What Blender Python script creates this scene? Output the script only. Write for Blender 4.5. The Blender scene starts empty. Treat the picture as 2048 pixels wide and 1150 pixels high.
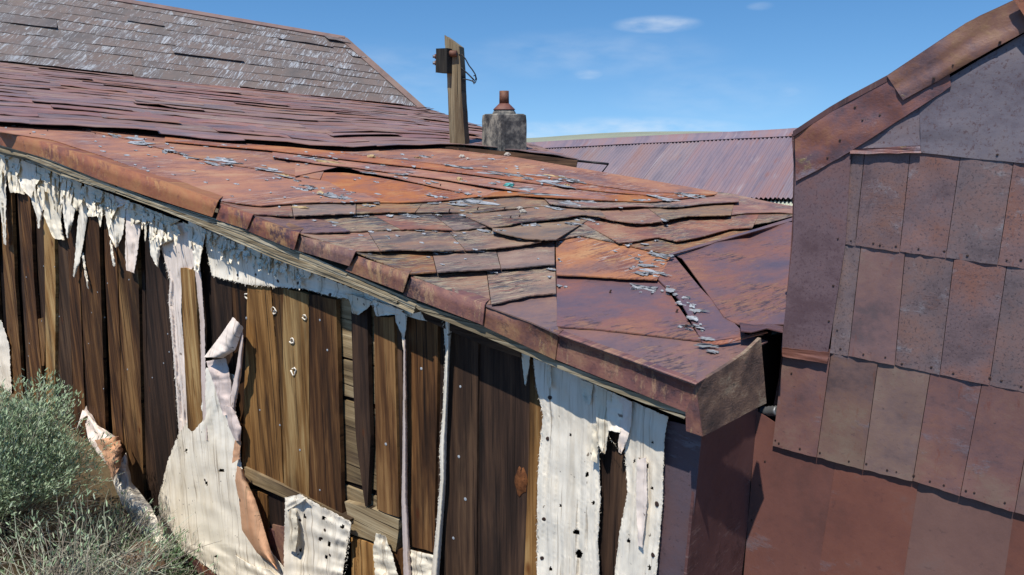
import bpy, bmesh, math, random
from mathutils import Vector, noise
random.seed(7)
C = bpy.context.scene.collection
sc = bpy.context.scene
R = math.radians

# ------------------------------------------------------------------ camera, sky, sun, exposure
H = 1.65; FPX = 1400.0; PITCH = R(12.1)
cam_d = bpy.data.cameras.new('camera'); cam = bpy.data.objects.new('camera', cam_d); C.objects.link(cam)
cam_d.sensor_width = 36; cam_d.lens = FPX/2048*36; cam_d.clip_start = 0.05; cam_d.clip_end = 4000
cam.location = (0, 0, H); cam.rotation_euler = (R(90)-PITCH, 0, 0)
sc.camera = cam
SUN_TO = Vector((-0.4226*math.cos(R(60)), -0.9063*math.cos(R(60)), math.sin(R(60)))).normalized()
SUN_EL = math.asin(SUN_TO.z); SUN_AZ = math.atan2(SUN_TO.x, SUN_TO.y)
w = bpy.data.worlds.new('World'); sc.world = w; w.use_nodes = True
nt = w.node_tree; nt.nodes.clear()
def wn(t, **k):
    n = nt.nodes.new(t)
    for a, b in k.items(): setattr(n, a, b)
    return n
L = nt.links.new
out = wn('ShaderNodeOutputWorld'); bg = wn('ShaderNodeBackground'); sky = wn('ShaderNodeTexSky', sky_type='NISHITA')
sky.sun_disc = False; sky.sun_elevation = SUN_EL; sky.sun_rotation = SUN_AZ
sky.altitude = 1400; sky.air_density = 1.25; sky.dust_density = 0.1; sky.ozone_density = 2.2
tc = wn('ShaderNodeTexCoord')
# the high desert sky stays deep blue close to the horizon: look the sky up a little higher than the view ray
vadd = wn('ShaderNodeVectorMath', operation='ADD'); vadd.inputs[1].default_value = (0, 0, 0.16)
L(tc.outputs['Generated'], vadd.inputs[0]); L(vadd.outputs[0], sky.inputs[0])
# fair-weather wisps of cloud, each an elongated soft puff at its own direction in the sky
acc = None
def pdir(u, v):
    a = (u-1024)/FPX; b = (575-v)/FPX
    return Vector((a, math.cos(PITCH)+b*math.sin(PITCH), -math.sin(PITCH)+b*math.cos(PITCH))).normalized()
wnz = wn('ShaderNodeTexNoise'); wnz.inputs['Scale'].default_value = 22; wnz.inputs['Detail'].default_value = 5
mp = wn('ShaderNodeMapping'); mp.inputs['Scale'].default_value = (1, 1, 3.2)
L(tc.outputs['Generated'], mp.inputs[0]); L(mp.outputs[0], wnz.inputs['Vector'])
wz2 = wn('ShaderNodeMath', operation='MULTIPLY_ADD'); wz2.inputs[1].default_value = 3.4; wz2.inputs[2].default_value = -0.95
L(wnz.outputs[0], wz2.inputs[0])
for (cu, cv, ru, rv, amt) in [(1312, 49, 74, 15, .36), (1176, 148, 30, 10, .2), (1575, 184, 26, 10, .10), (1520, 12, 22, 7, .08), (1270, 262, 200, 26, .34),
                              (1060, 265, 80, 22, .28), (1180, 110, 240, 44, .09), (700, 150, 260, 60, .08), (1420, 190, 180, 50, .07)]:
    d0 = pdir(cu, cv); rx = Vector((d0.y, -d0.x, 0)).normalized(); uy = rx.cross(d0)
    dx = wn('ShaderNodeVectorMath', operation='DOT_PRODUCT'); dx.inputs[1].default_value = rx/(ru/FPX)
    dy = wn('ShaderNodeVectorMath', operation='DOT_PRODUCT'); dy.inputs[1].default_value = uy/(rv/FPX)
    L(tc.outputs['Generated'], dx.inputs[0]); L(tc.outputs['Generated'], dy.inputs[0])
    m1 = wn('ShaderNodeMath', operation='MULTIPLY'); L(dx.outputs['Value'], m1.inputs[0]); L(dx.outputs['Value'], m1.inputs[1])
    m2 = wn('ShaderNodeMath', operation='MULTIPLY_ADD'); L(dy.outputs['Value'], m2.inputs[0]); L(dy.outputs['Value'], m2.inputs[1]); L(m1.outputs[0], m2.inputs[2])
    m3 = wn('ShaderNodeMapRange', interpolation_type='SMOOTHSTEP'); m3.inputs[1].default_value = 0; m3.inputs[2].default_value = 1.5; m3.inputs[3].default_value = amt; m3.inputs[4].default_value = 0
    L(m2.outputs[0], m3.inputs[0])
    fw = wn('ShaderNodeVectorMath', operation='DOT_PRODUCT'); fw.inputs[1].default_value = d0; L(tc.outputs['Generated'], fw.inputs[0])
    g = wn('ShaderNodeMath', operation='GREATER_THAN'); g.inputs[1].default_value = 0.2; L(fw.outputs['Value'], g.inputs[0])
    m4 = wn('ShaderNodeMath', operation='MULTIPLY'); L(m3.outputs[0], m4.inputs[0]); L(g.outputs[0], m4.inputs[1])
    if acc is None: acc = m4
    else:
        s_ = wn('ShaderNodeMath', operation='MAXIMUM'); L(acc.outputs[0], s_.inputs[0]); L(m4.outputs[0], s_.inputs[1]); acc = s_
cm = wn('ShaderNodeMath', operation='MULTIPLY', use_clamp=True); L(acc.outputs[0], cm.inputs[0]); L(wz2.outputs[0], cm.inputs[1])
mix = wn('ShaderNodeMix', data_type='RGBA'); L(cm.outputs[0], mix.inputs[0]); hs = wn('ShaderNodeHueSaturation'); hs.inputs['Saturation'].default_value = 1.28; L(sky.outputs[0], hs.inputs['Color']); L(hs.outputs[0], mix.inputs[6]); mix.inputs[7].default_value = (5.6, 6.0, 6.5, 1)
L(mix.outputs[2], bg.inputs[0]); bg.inputs[1].default_value = 0.15; L(bg.outputs[0], out.inputs[0])
sun_d = bpy.data.lights.new('sun', 'SUN'); sun = bpy.data.objects.new('sun', sun_d); C.objects.link(sun)
sun_d.energy = 5.0; sun_d.angle = R(0.53); sun_d.color = (1.0, 0.945, 0.865)
sun.location = (-10, -10, 20); sun.rotation_euler = SUN_TO.to_track_quat('Z', 'Y').to_euler()
sc.view_settings.view_transform = 'Standard'; sc.view_settings.look = 'None'; sc.view_settings.exposure = 0.0; sc.view_settings.gamma = 1
sc.view_settings.use_curve_mapping = False

# ------------------------------------------------------------------ geometry helpers
O = Vector((0, 0, H))
def ray(u, v):
    a = (u-1024)/FPX; b = (575-v)/FPX
    return Vector((a, math.cos(PITCH)+b*math.sin(PITCH), -math.sin(PITCH)+b*math.cos(PITCH)))
def atY(u, v, Y):
    d = ray(u, v); return O + d*(Y/d.y)
def az(d): return Vector((math.sin(R(d)), math.cos(R(d)), 0))
class Plane:
    """a surface of the place: point q, unit normal n, two metric axes for texture coordinates"""
    def __init__(s, n, q, e1=None):
        s.n = Vector(n).normalized(); s.q = Vector(q)
        e1 = Vector(e1) if e1 else Vector((0, 0, 1)).cross(s.n)
        s.e1 = (e1 - s.n*e1.dot(s.n)).normalized(); s.e2 = s.n.cross(s.e1)
    def hit(s, u, v, off=0.0):
        d = ray(u, v); return O + d*(s.n.dot(s.q + s.n*off - O)/s.n.dot(d))
    def uv(s, p): return (p.dot(s.e1), p.dot(s.e2))
def plane3(a, b, c, e1=None):
    n = (b-a).cross(c-a)
    if n.z < 0: n = -n
    return Plane(n, a, e1)
WORLD = {}
def reg(o, loc): WORLD[o.name] = Vector(loc)
def thing(name, label, cat, loc, group=None):
    o = bpy.data.objects.new(name, None); C.objects.link(o); o.location = loc; o.empty_display_size = .2
    o['label'] = label; o['category'] = cat
    if group: o['group'] = group
    reg(o, loc); return o
def tag(o, label, cat, group=None):
    o['label'] = label; o['category'] = cat
    if group: o['group'] = group
    return o
def mesh_obj(name, verts, faces, uvs, mats, parent=None, smooth=None, midx=None, center=None):
    """verts in world metres; uvs per vertex; origin set to the piece's own centre"""
    c = Vector((0, 0, 0))
    for p in verts: c += Vector(p)
    c /= max(1, len(verts))
    if center is not None: c = Vector(center)
    me = bpy.data.meshes.new(name)
    me.from_pydata([tuple(Vector(p)-c) for p in verts], [], faces)
    if not isinstance(mats, (list, tuple)): mats = [mats]
    for m in mats: me.materials.append(m)
    if uvs is not None:
        ul = me.uv_layers.new(name='UVMap')
        li = [0]*len(me.loops); me.loops.foreach_get('vertex_index', li)
        fl = []
        for i in li: fl += [uvs[i][0], uvs[i][1]]
        ul.data.foreach_set('uv', fl)
    if smooth is not None:
        me.polygons.foreach_set('use_smooth', smooth if isinstance(smooth, list) else [smooth]*len(faces))
    if midx is not None: me.polygons.foreach_set('material_index', midx)
    me.update()
    o = bpy.data.objects.new(name, me); C.objects.link(o)
    if parent is not None:
        o.parent = parent; o.location = c - WORLD[parent.name]
    else: o.location = c
    reg(o, c); return o
def resample(pl, n):
    pl = [Vector((a, b)) for a, b in pl]
    if len(pl) == 1: return [pl[0]]*(n+1)
    d = [0]
    for i in range(1, len(pl)): d.append(d[-1] + (pl[i]-pl[i-1]).length)
    T = d[-1] or 1e-9; r = []; j = 0
    for i in range(n+1):
        x = T*i/n
        while j < len(pl)-2 and d[j+1] < x: j += 1
        seg = d[j+1]-d[j] or 1e-9
        r.append(pl[j].lerp(pl[j+1], min(1, max(0, (x-d[j])/seg))))
    return r
def n1(x, s=0.0): return noise.noise(Vector((x, s*7.31+.37, s*1.7)))
def fr(x, s=0.0): return n1(x, s)*.6 + n1(x*2.3, s+3)*.3 + n1(x*5.1, s+9)*.2
def grid_mesh(name, grid, plane_n, thick, mats, parent, uvf, smooth=True, back=None, skip=()):
    nu = len(grid)-1; nv = len(grid[0])-1
    V = []; UV = []; Fc = []; sm = []; mi = []
    def add(p): V.append(p); UV.append(uvf(p)); return len(V)-1
    T = [[add(p) for p in row] for row in grid]
    for i in range(nu):
        for j in range(nv):
            if (i, j) in skip: continue
            Fc.append((T[i][j], T[i+1][j], T[i+1][j+1], T[i][j+1])); sm.append(smooth); mi.append(0)
    if thick:
        dn = plane_n*(-thick)
        Bm = [[add(p+dn) for p in row] for row in grid]
        for i in range(nu):
            for j in range(nv):
                if (i, j) in skip: continue
                Fc.append((Bm[i][j+1], Bm[i+1][j+1], Bm[i+1][j], Bm[i][j])); sm.append(smooth); mi.append(1 if back else 0)
        ring = [(i, 0) for i in range(nu)] + [(nu, j) for j in range(nv)] + [(i, nv) for i in range(nu, 0, -1)] + [(0, j) for j in range(nv, 0, -1)]
        top = [add(grid[i][j]) for i, j in ring]; bot = [add(grid[i][j]+dn) for i, j in ring]
        m = len(ring)
        for k in range(m):
            Fc.append((top[(k+1) % m], top[k], bot[k], bot[(k+1) % m])); sm.append(False); mi.append(0)
    # make sure the top faces along the plane normal
    a, b, c_ = V[Fc[0][0]], V[Fc[0][1]], V[Fc[0][2]]
    if (b-a).cross(c_-a).dot(plane_n) < 0: Fc = [tuple(reversed(f)) for f in Fc]
    ms = [mats, back] if back else [mats]
    return mesh_obj(name, V, Fc, UV, ms, parent, sm, mi)
def patch(name, A, B, plane, lift, mat, parent, nu=10, nv=2, thick=.004, jagA=0, jagB=0, jagS=0, seed=None, smooth=True, swap=False, back=None, jf=.06, holes=()):
    """a piece of sheet, board or felt lying on a plane between edge A and edge B; lift is its height off the plane in metres"""
    if seed is None: seed = random.random()*100
    a = resample(A, nu); b = resample(B, nu)
    def jg(l, amp, s):
        if not amp: return l
        dirv = (Vector(B[0])-Vector(A[0])); dirv = dirv.normalized() if dirv.length else Vector((0, 1)); o = []
        acc_ = 0
        for k, q in enumerate(l):
            if k: acc_ += (q-l[k-1]).length
            o.append(q + dirv*amp*(fr(acc_*jf, s)*1.4 + random.uniform(-.35, .35)))
        return o
    a = jg(a, jagA, seed); b = jg(b, jagB, seed+5)
    if not callable(lift):
        la, lb = lift if isinstance(lift, tuple) else (lift, lift)
        lf = lambda s, t: la + (lb-la)*t
    else: lf = lift
    g = []; skip = set()
    for i in range(nu+1):
        row = []
        for j in range(nv+1):
            t = j/nv; q = a[i].lerp(b[i], t)
            if holes and any(((q.x-hu)/ru)**2+((q.y-hv)/rv)**2 < 1+.5*n1(i*1.3+j*.7, seed) for hu, hv, ru, rv in holes): skip.add((i, j))
            if jagS and i in (0, nu): q = q + (a[1]-a[0]).normalized()*random.uniform(-jagS, jagS)
            row.append(plane.hit(q.x, q.y, lf(i/nu, t)))
        g.append(row)
    f = (lambda p: (plane.uv(p)[1], plane.uv(p)[0])) if swap else plane.uv
    return grid_mesh(name, g, plane.n, thick, mat, parent, f, smooth, back, skip)
def tube(name, pts, rad, mat, parent=None, sides=6, rads=None):
    V = []; F = []; UV = []
    pts = [Vector(p) for p in pts]; n = len(pts); ln = 0
    for i, p in enumerate(pts):
        t = (pts[min(n-1, i+1)]-pts[max(0, i-1)]).normalized()
        x = t.cross(Vector((.3, .2, 1))); x = x.normalized() if x.length > 1e-4 else Vector((1, 0, 0)); y = t.cross(x)
        r = rads[i] if rads else rad
        if i: ln += (p-pts[i-1]).length
        for k in range(sides):
            an = 2*math.pi*k/sides; V.append(p + x*math.cos(an)*r + y*math.sin(an)*r); UV.append((an*r, ln))
    for i in range(n-1):
        for k in range(sides):
            F.append((i*sides+k, i*sides+(k+1) % sides, (i+1)*sides+(k+1) % sides, (i+1)*sides+k))
    F.append(tuple(range(sides-1, -1, -1))); F.append(tuple((n-1)*sides+k for k in range(sides)))
    return mesh_obj(name, V, F, UV, mat, parent, [True]*(len(F)-2)+[False]*2)
def lathe(name, base, prof, mat, parent=None, seg=20, wob=0):
    V = []; F = []; UV = []
    for i, (r, z) in enumerate(prof):
        for k in range(seg):
            an = 2*math.pi*k/seg; rr = r*(1+wob*n1(k*.9+i*2.2, 4))
            V.append(Vector(base)+Vector((rr*math.cos(an), rr*math.sin(an), z))); UV.append((an*.05, z))
    for i in range(len(prof)-1):
        for k in range(seg): F.append((i*seg+k, i*seg+(k+1) % seg, (i+1)*seg+(k+1) % seg, (i+1)*seg+k))
    F.append(tuple(range(seg-1, -1, -1))); F.append(tuple((len(prof)-1)*seg+k for k in range(seg)))
    return mesh_obj(name, V, F, UV, mat, parent, [True]*(len(F)-2)+[False]*2)
def lump(name, c, r, mat, parent=None, seed=0, sq=(1, 1, .7), amp=.45, sub=2):
    bm = bmesh.new(); bmesh.ops.create_icosphere(bm, subdivisions=sub, radius=1)
    V = []
    for v in bm.verts:
        d = v.co.normalized(); k = 1 + amp*noise.noise(d*1.7+Vector((seed, 0, 0))) + amp*.5*noise.noise(d*4+Vector((seed, 3, 0)))
        V.append(Vector(c)+Vector((d.x*sq[0], d.y*sq[1], d.z*sq[2]))*r*k)
    F = [tuple(q.index for q in f.verts) for f in bm.faces]; bm.free()
    return mesh_obj(name, V, F, [(p.x, p.z) for p in V], mat, parent, False)

from mathutils.bvhtree import BVHTree
def surface(parents):
    V = []; F = []
    for o in bpy.data.objects:
        if o.type != 'MESH': continue
        q = o; ok = False
        while q is not None:
            if q in parents: ok = True
            q = q.parent
        if not ok: continue
        k = len(V); c = WORLD[o.name]
        V += [v.co + c for v in o.data.vertices]; F += [tuple(k+i for i in p.vertices) for p in o.data.polygons]
    return BVHTree.FromPolygons(V, F)
def cast(bvh, u, v):
    d = ray(u, v).normalized(); h = bvh.ray_cast(O, d)
    if h[0] is None: return None, None
    n = h[1] if h[1].dot(d) < 0 else -h[1]
    return h[0], n

# ------------------------------------------------------------------ materials
def lin(c):
    return tuple(((x/255)/12.92 if x/255 <= .04045 else ((x/255+.055)/1.055)**2.4) for x in c) + (1,)
class NB:
    def __init__(s, name):
        s.m = bpy.data.materials.new(name); s.m.use_nodes = True; s.t = s.m.node_tree; s.t.nodes.clear()
        s.out = s.n('ShaderNodeOutputMaterial'); s.b = s.n('ShaderNodeBsdfPrincipled'); s.l(s.b.outputs[0], s.out.inputs[0])
        tcn = s.n('ShaderNodeTexCoord'); oi = s.n('ShaderNodeObjectInfo'); s.rand = oi.outputs['Random']
        mul = s.n('ShaderNodeVectorMath'); mul.operation = 'MULTIPLY_ADD'
        cmb = s.n('ShaderNodeCombineXYZ'); s.l(s.rand, cmb.inputs[0]); s.l(s.rand, cmb.inputs[2])
        mul.inputs[1].default_value = (17.3, 0, 41.7); s.l(cmb.outputs[0], mul.inputs[0]); s.l(tcn.outputs['UV'], mul.inputs[2])
        s.co = mul.outputs[0]; s.uv = tcn.outputs['UV']
    def n(s, t): return s.t.nodes.new(t)
    def l(s, a, b): s.t.links.new(a, b)
    def noise(s, scale, su=1, sv=1, detail=5, rough=.6, rot=0, dist=0):
        mp = s.n('ShaderNodeMapping'); mp.inputs['Scale'].default_value = (su*scale, sv*scale, 1)
        src = s.co
        if rot:
            m0 = s.n('ShaderNodeMapping'); m0.inputs['Rotation'].default_value = (0, 0, rot); s.l(s.co, m0.inputs[0]); src = m0.outputs[0]
        s.l(src, mp.inputs[0])
        t = s.n('ShaderNodeTexNoise'); t.inputs['Scale'].default_value = 1; t.inputs['Detail'].default_value = detail; t.inputs['Roughness'].default_value = rough; t.inputs['Distortion'].default_value = dist
        s.l(mp.outputs[0], t.inputs['Vector']); return t.outputs[0]
    def rng(s, v, a, b, c=0, d=1):
        m = s.n('ShaderNodeMapRange'); m.inputs[1].default_value = a; m.inputs[2].default_value = b; m.inputs[3].default_value = c; m.inputs[4].default_value = d
        s.l(v, m.inputs[0]); return m.outputs[0]
    def ramp(s, v, cols):
        r = s.n('ShaderNodeValToRGB'); e = r.color_ramp.elements
        while len(e) < len(cols): e.new(.5)
        for i, (p, c) in enumerate(cols): e[i].position = p; e[i].color = lin(c)
        s.l(v, r.inputs[0]); return r.outputs[0]
    def mix(s, f, a, b, mode='MIX'):
        m = s.n('ShaderNodeMix'); m.data_type = 'RGBA'; m.blend_type = mode
        for v, i in ((f, 0), (a, 6), (b, 7)):
            if isinstance(v, (int, float)): m.inputs[i].default_value = v
            elif isinstance(v, tuple): m.inputs[i].default_value = lin(v) if len(v) == 3 else v
            else: s.l(v, m.inputs[i])
        return m.outputs[2]
    def math(s, op, a, b=0, c=0):
        m = s.n('ShaderNodeMath'); m.operation = op
        for i, v in enumerate((a, b, c)):
            if isinstance(v, (int, float)): m.inputs[i].default_value = v
            else: s.l(v, m.inputs[i])
        return m.outputs[0]
    def hsv(s, col, v, sat=None, hue=None):
        h = s.n('ShaderNodeHueSaturation'); s.l(col, h.inputs['Color'])
        s.l(v, h.inputs['Value'])
        if sat is not None: (s.l(sat, h.inputs['Saturation']) if not isinstance(sat, (int, float)) else setattr(h.inputs['Saturation'], 'default_value', sat))
        if hue is not None: s.l(hue, h.inputs['Hue'])
        return h.outputs[0]
    def done(s, col, rough, bump=None, bstr=.4, bdist=.01, spec=.5, metal=0):
        s.l(col, s.b.inputs['Base Color'])
        if isinstance(rough, (int, float)): s.b.inputs['Roughness'].default_value = rough
        else: s.l(rough, s.b.inputs['Roughness'])
        s.b.inputs['Specular IOR Level'].default_value = spec; s.b.inputs['Metallic'].default_value = metal
        if bump is not None:
            b = s.n('ShaderNodeBump'); b.inputs['Strength'].default_value = bstr; b.inputs['Distance'].default_value = bdist
            s.l(bump, b.inputs['Height']); s.l(b.outputs[0], s.b.inputs['Normal'])
        return s.m

def rust(name, cols, scale=3, stretch=(1, 2.5), streaks=(), spots=(), rough=(.4, .75), vary=.2, huev=.01, bstr=.5, bdist=.004, dent=.35, spec=.5, rot=0):
    """oxidised sheet iron: blotchy ramp, directional worn streaks, pits; streaks/spots: (colour, threshold, su, sv, softness)"""
    b = NB(name)
    n0 = b.noise(scale, stretch[0], stretch[1], 6, .62, rot)
    n2 = b.noise(scale*11, stretch[0]*.8, stretch[1], 8, .72, rot)
    v = b.math('MULTIPLY_ADD', n2, .55, b.math('MULTIPLY_ADD', n0, 1.5, -.52))
    col = b.ramp(v, cols)
    hgt = b.math('MULTIPLY', n2, .5)
    for st_ in streaks:
        c, th, su, sv, so = st_[:5]; bw = st_[5] if len(st_) > 5 else .5
        s1 = b.noise(1, su, sv, 10, .76, rot); big = b.noise(2.2, 1, 1, 2, .5)
        f = b.rng(b.math('ADD', b.math('MULTIPLY_ADD', big, bw, s1), .25-bw*.5), th, th+so)
        col = b.mix(f, col, c); hgt = b.math('MULTIPLY_ADD', f, .35, hgt)
    for (c, th, su, sv, so) in spots:
        f = b.rng(b.noise(1, su*1.3, sv*1.3, 6, .75), th, th+so); col = b.mix(f, col, c); hgt = b.math('MULTIPLY_ADD', f, -.06, hgt)
    val = b.rng(b.rand, 0, 1, 1-vary, 1+vary)
    hu = b.rng(b.math('FRACT', b.math('MULTIPLY', b.rand, 7.13)), 0, 1, .5-huev, .5+huev)
    sat = b.rng(b.math('FRACT', b.math('MULTIPLY', b.rand, 3.71)), 0, 1, .82, 1.12)
    col = b.hsv(col, val, sat, hu)
    if dent: hgt = b.math('MULTIPLY_ADD', b.noise(5, 1, 1, 2, .4), dent*6, hgt)
    r = b.rng(n0, .3, .7, rough[0], rough[1])
    return b.done(col, r, hgt, bstr, bdist, spec)

def wood(name, cols, gs=(55, 1.6), vary=.3, rough=.8, knots=True, bstr=.7, fade=None, spec=.2):
    b = NB(name)
    warp = b.noise(1, 9, 1.6, 3, .5)
    g1 = b.noise(1, gs[0], gs[1], 6, .65, dist=.6)
    g2 = b.noise(1, gs[0]*.22, gs[1]*.7, 4, .6, dist=.4)
    v = b.math('MULTIPLY_ADD', g2, 1.1, b.math('MULTIPLY_ADD', g1, .75, -.42))
    v = b.math('MULTIPLY_ADD', warp, .12, b.math('SUBTRACT', v, .06))
    val = b.rng(b.rand, 0, 1, -.14, .14); v = b.math('ADD', v, val)
    col = b.ramp(v, cols)
    cr = b.rng(b.noise(1, gs[0]*1.3, gs[1]*.55, 4, .65), .40, .34); col = b.mix(cr, col, (24, 17, 12))
    if knots:
        vo = b.n('ShaderNodeTexVoronoi'); mp = b.n('ShaderNodeMapping'); mp.inputs['Scale'].default_value = (7, 3.1, 1); b.l(b.co, mp.inputs[0]); b.l(mp.outputs[0], vo.inputs['Vector']); vo.inputs['Scale'].default_value = 1
        k = b.rng(vo.outputs['Distance'], .13, .05); kk = b.math('MULTIPLY', k, b.rng(vo.outputs['Color'], .55, .6)); col = b.mix(kk, col, (92, 48, 20))
    st = b.rng(b.noise(1, 7, .9, 5, .65), .50, .68, 0, .85); col = b.mix(st, col, fade or (40, 27, 19))
    h2 = b.rng(b.math('FRACT', b.math('MULTIPLY', b.rand, 5.7)), 0, 1, 1-vary, 1+vary)
    col = b.hsv(col, h2)
    hgt = b.math('MULTIPLY_ADD', cr, -.8, b.math('ADD', g1, g2))
    return b.done(col, rough, hgt, bstr, .004, spec)

def felt(name, base, stain, vary=.06, trans=.0):
    b = NB(name)
    rid = b.noise(1, 70, 1.3, 4, .6, dist=.3); big = b.noise(1, 9, 2.2, 5, .65); fine = b.noise(1, 160, 14, 3, .6)
    col = b.mix(b.rng(big, .5, .72, 0, .55), base, stain)
    cr = b.rng(rid, .40, .34); col = b.mix(b.math('MULTIPLY', cr, .6), col, (150, 128, 100))
    gr = b.rng(b.noise(1, 22, 1.0, 6, .7), .52, .70, 0, .5); col = b.mix(gr, col, (176, 160, 134))
    sp = b.rng(b.noise(1, 38, 26, 2, .5), .71, .75); col = b.mix(b.math('MULTIPLY', sp, .8), col, (88, 74, 62))
    col = b.hsv(col, b.rng(b.rand, 0, 1, 1-vary, 1+vary*.4))
    hgt = b.math('MULTIPLY_ADD', cr, -.7, b.math('MULTIPLY_ADD', big, .8, b.math('MULTIPLY_ADD', fine, .25, rid)))
    return b.done(col, .9, hgt, .55, .006, .15)

def plain(name, c, rough=.8, spec=.3, metal=0, var=.3, scale=20, bstr=.3):
    b = NB(name); n0 = b.noise(scale, 1, 1, 5, .6)
    col = b.hsv(b.mix(0, lin(c), lin(c)), b.math('MULTIPLY', b.rng(n0, .3, .7, 1-var, 1+var), b.rng(b.rand, 0, 1, 1-var*.6, 1+var*.6)))
    return b.done(col, rough, n0, bstr, .004, spec, metal)

M = {}
M['orange'] = rust('orange_rusted_sheet', [(.25, (124, 90, 80)), (.42, (152, 102, 79)), (.56, (164, 106, 73)), (.78, (172, 126, 90))], 2.6, (1, 1.6),
                   streaks=[((170, 162, 158), .835, 3.5, 60, .06), ((118, 72, 60), .78, 7, 60, .08), ((166, 124, 84), .87, 2, 11, .1)], spots=[((58, 42, 40), .70, 34, 34, .05)], rough=(.5, .8), vary=.07, huev=.006, rot=-.25)
M['sheet'] = rust('worn_painted_sheet', [(.25, (98, 76, 70)), (.42, (126, 88, 73)), (.56, (143, 101, 78)), (.78, (154, 122, 94))], 2.6, (1, 2.2),
                  streaks=[((160, 140, 112), .765, 10, 70, .07), ((100, 98, 100), .80, 6, 30, .10), ((62, 54, 50), .82, 12, 80, .04)], rough=(.5, .8), vary=.1)
M['sheet_grey'] = rust('weathered_grey_sheet', [(.25, (94, 82, 77)), (.42, (122, 102, 90)), (.56, (136, 106, 88)), (.78, (148, 122, 100))], 3, (1, 2.2),
                  streaks=[((162, 144, 116), .755, 10, 66, .07), ((74, 74, 78), .775, 7, 34, .1), ((124, 80, 68), .79, 5, 26, .10), ((50, 46, 44), .82, 12, 84, .04)], rough=(.55, .85), vary=.08)
M['plum'] = rust('plum_smooth_sheet', [(.2, (94, 80, 88)), (.45, (114, 88, 88)), (.62, (130, 92, 82)), (.85, (148, 106, 82))], 2.3, (1, 1.8),
                 streaks=[((138, 104, 84), .81, 10, 52, .08), ((78, 62, 66), .83, 12, 60, .08)], rough=(.4, .62), vary=.06, spec=.5)
M['maroon'] = rust('maroon_folded_flashing', [(.25, (84, 60, 62)), (.42, (110, 71, 65)), (.56, (126, 82, 67)), (.78, (148, 106, 76))], 7, (1, 1),
                   streaks=[((152, 116, 84), .80, 26, 7, .06), ((70, 48, 52), .8, 12, 12, .1)], spots=[((74, 50, 52), .58, 60, 60, .1)], rough=(.38, .62), vary=.06, spec=.5, dent=.9, bdist=.007)
M['orange_fl'] = rust('orange_flashing', [(.25, (124, 80, 60)), (.42, (144, 92, 64)), (.56, (152, 102, 68)), (.78, (156, 112, 74))], 4, (1, 1), streaks=[((112, 70, 56), .78, 9, 9, .12), ((166, 122, 80), .80, 20, 12, .08)], spots=[((84, 56, 46), .64, 40, 40, .08)], rough=(.5, .75), vary=.04, dent=.9, bdist=.007)
M['redroof'] = rust('purple_red_shingle', [(.25, (112, 94, 93)), (.42, (132, 103, 96)), (.56, (142, 103, 90)), (.78, (146, 120, 104))], 1.4, (1, 2), streaks=[((146, 138, 136), .84, 3, 20, .08), ((88, 70, 72), .8, 3, 26, .1)], rough=(.42, .7), vary=.12, huev=.012)
M['flecked'] = rust('flecked_old_sheet', [(.25, (80, 73, 70)), (.42, (94, 84, 79)), (.56, (104, 89, 82)), (.78, (108, 98, 92))], 1.2, (1, 1), streaks=[((92, 84, 82), .76, 30, 5, .06), ((158, 160, 162), .812, 42, 3.0, .03, .22), ((146, 150, 154), .825, 20, 6, .04, .25)], rough=(.6, .85), vary=.05, huev=.004, dent=0)
M['flecked_edge'] = rust('rear_roof_edge_strip', [(.25, (96, 76, 70)), (.5, (116, 90, 82)), (.8, (124, 102, 92))], 3, (1, 1), vary=.05, rough=(.6, .8))
M['corr'] = rust('corrugated_iron', [(.25, (114, 104, 114)), (.42, (128, 113, 120)), (.56, (134, 113, 116)), (.78, (138, 108, 106))], 1.1, (2.2, .3), streaks=[((146, 134, 138), .82, 14, .5, .14), ((134, 98, 92), .83, 4, .3, .16)], rough=(.45, .7), vary=.06, huev=.01, dent=0)
M['white_corr'] = plain('pale_corrugated_panel', (186, 190, 172), .5, .5, 0, .08)
M['clad'] = rust('pitted_grey_shingle', [(.22, (88, 74, 76)), (.42, (108, 91, 92)), (.58, (116, 91, 87)), (.82, (124, 88, 76))], 6, (1, 1), streaks=[((124, 118, 122), .84, 10, 10, .12), ((112, 80, 72), .83, 6, 12, .14)], spots=[((76, 62, 66), .54, 110, 90, .08), ((62, 52, 56), .64, 34, 50, .08), ((106, 68, 58), .62, 30, 8, .12)], rough=(.4, .68), vary=.06, huev=.006, dent=.6)
M['clad_brown'] = rust('brown_shingle', [(.25, (92, 74, 74)), (.42, (110, 84, 80)), (.56, (118, 88, 78)), (.78, (122, 100, 86))], 4.5, (1, 1), streaks=[((108, 104, 112), .83, 5, 8, .14)], spots=[((74, 60, 62), .60, 40, 60, .1), ((150, 132, 100), .70, 90, 120, .05), ((112, 70, 54), .60, 26, 6, .12)], rough=(.42, .7), vary=.08, huev=.012, dent=.6)
M['clad_red'] = rust('red_brown_plain_sheet', [(.25, (98, 68, 62)), (.45, (110, 74, 66)), (.62, (116, 78, 68)), (.85, (112, 86, 80))], 2.6, (1, .7), streaks=[((112, 96, 98), .86, 4, 8, .12)], spots=[((88, 60, 56), .60, 22, 30, .15), ((150, 132, 110), .72, 110, 110, .03), ((136, 110, 98), .70, 18, 130, .05), ((78, 54, 52), .62, 14, 5, .14)], rough=(.5, .72), vary=.04, huev=.005, dent=.4)
M['pitted'] = rust('heavily_pitted_sheet', [(.25, (92, 82, 90)), (.45, (108, 100, 108)), (.62, (114, 104, 108)), (.85, (116, 98, 98))], 3.2, (1, 1), spots=[((88, 66, 68), .54, 80, 70, .08), ((62, 50, 54), .66, 70, 70, .06)], rough=(.4, .7), vary=.04, dent=.3)
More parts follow.
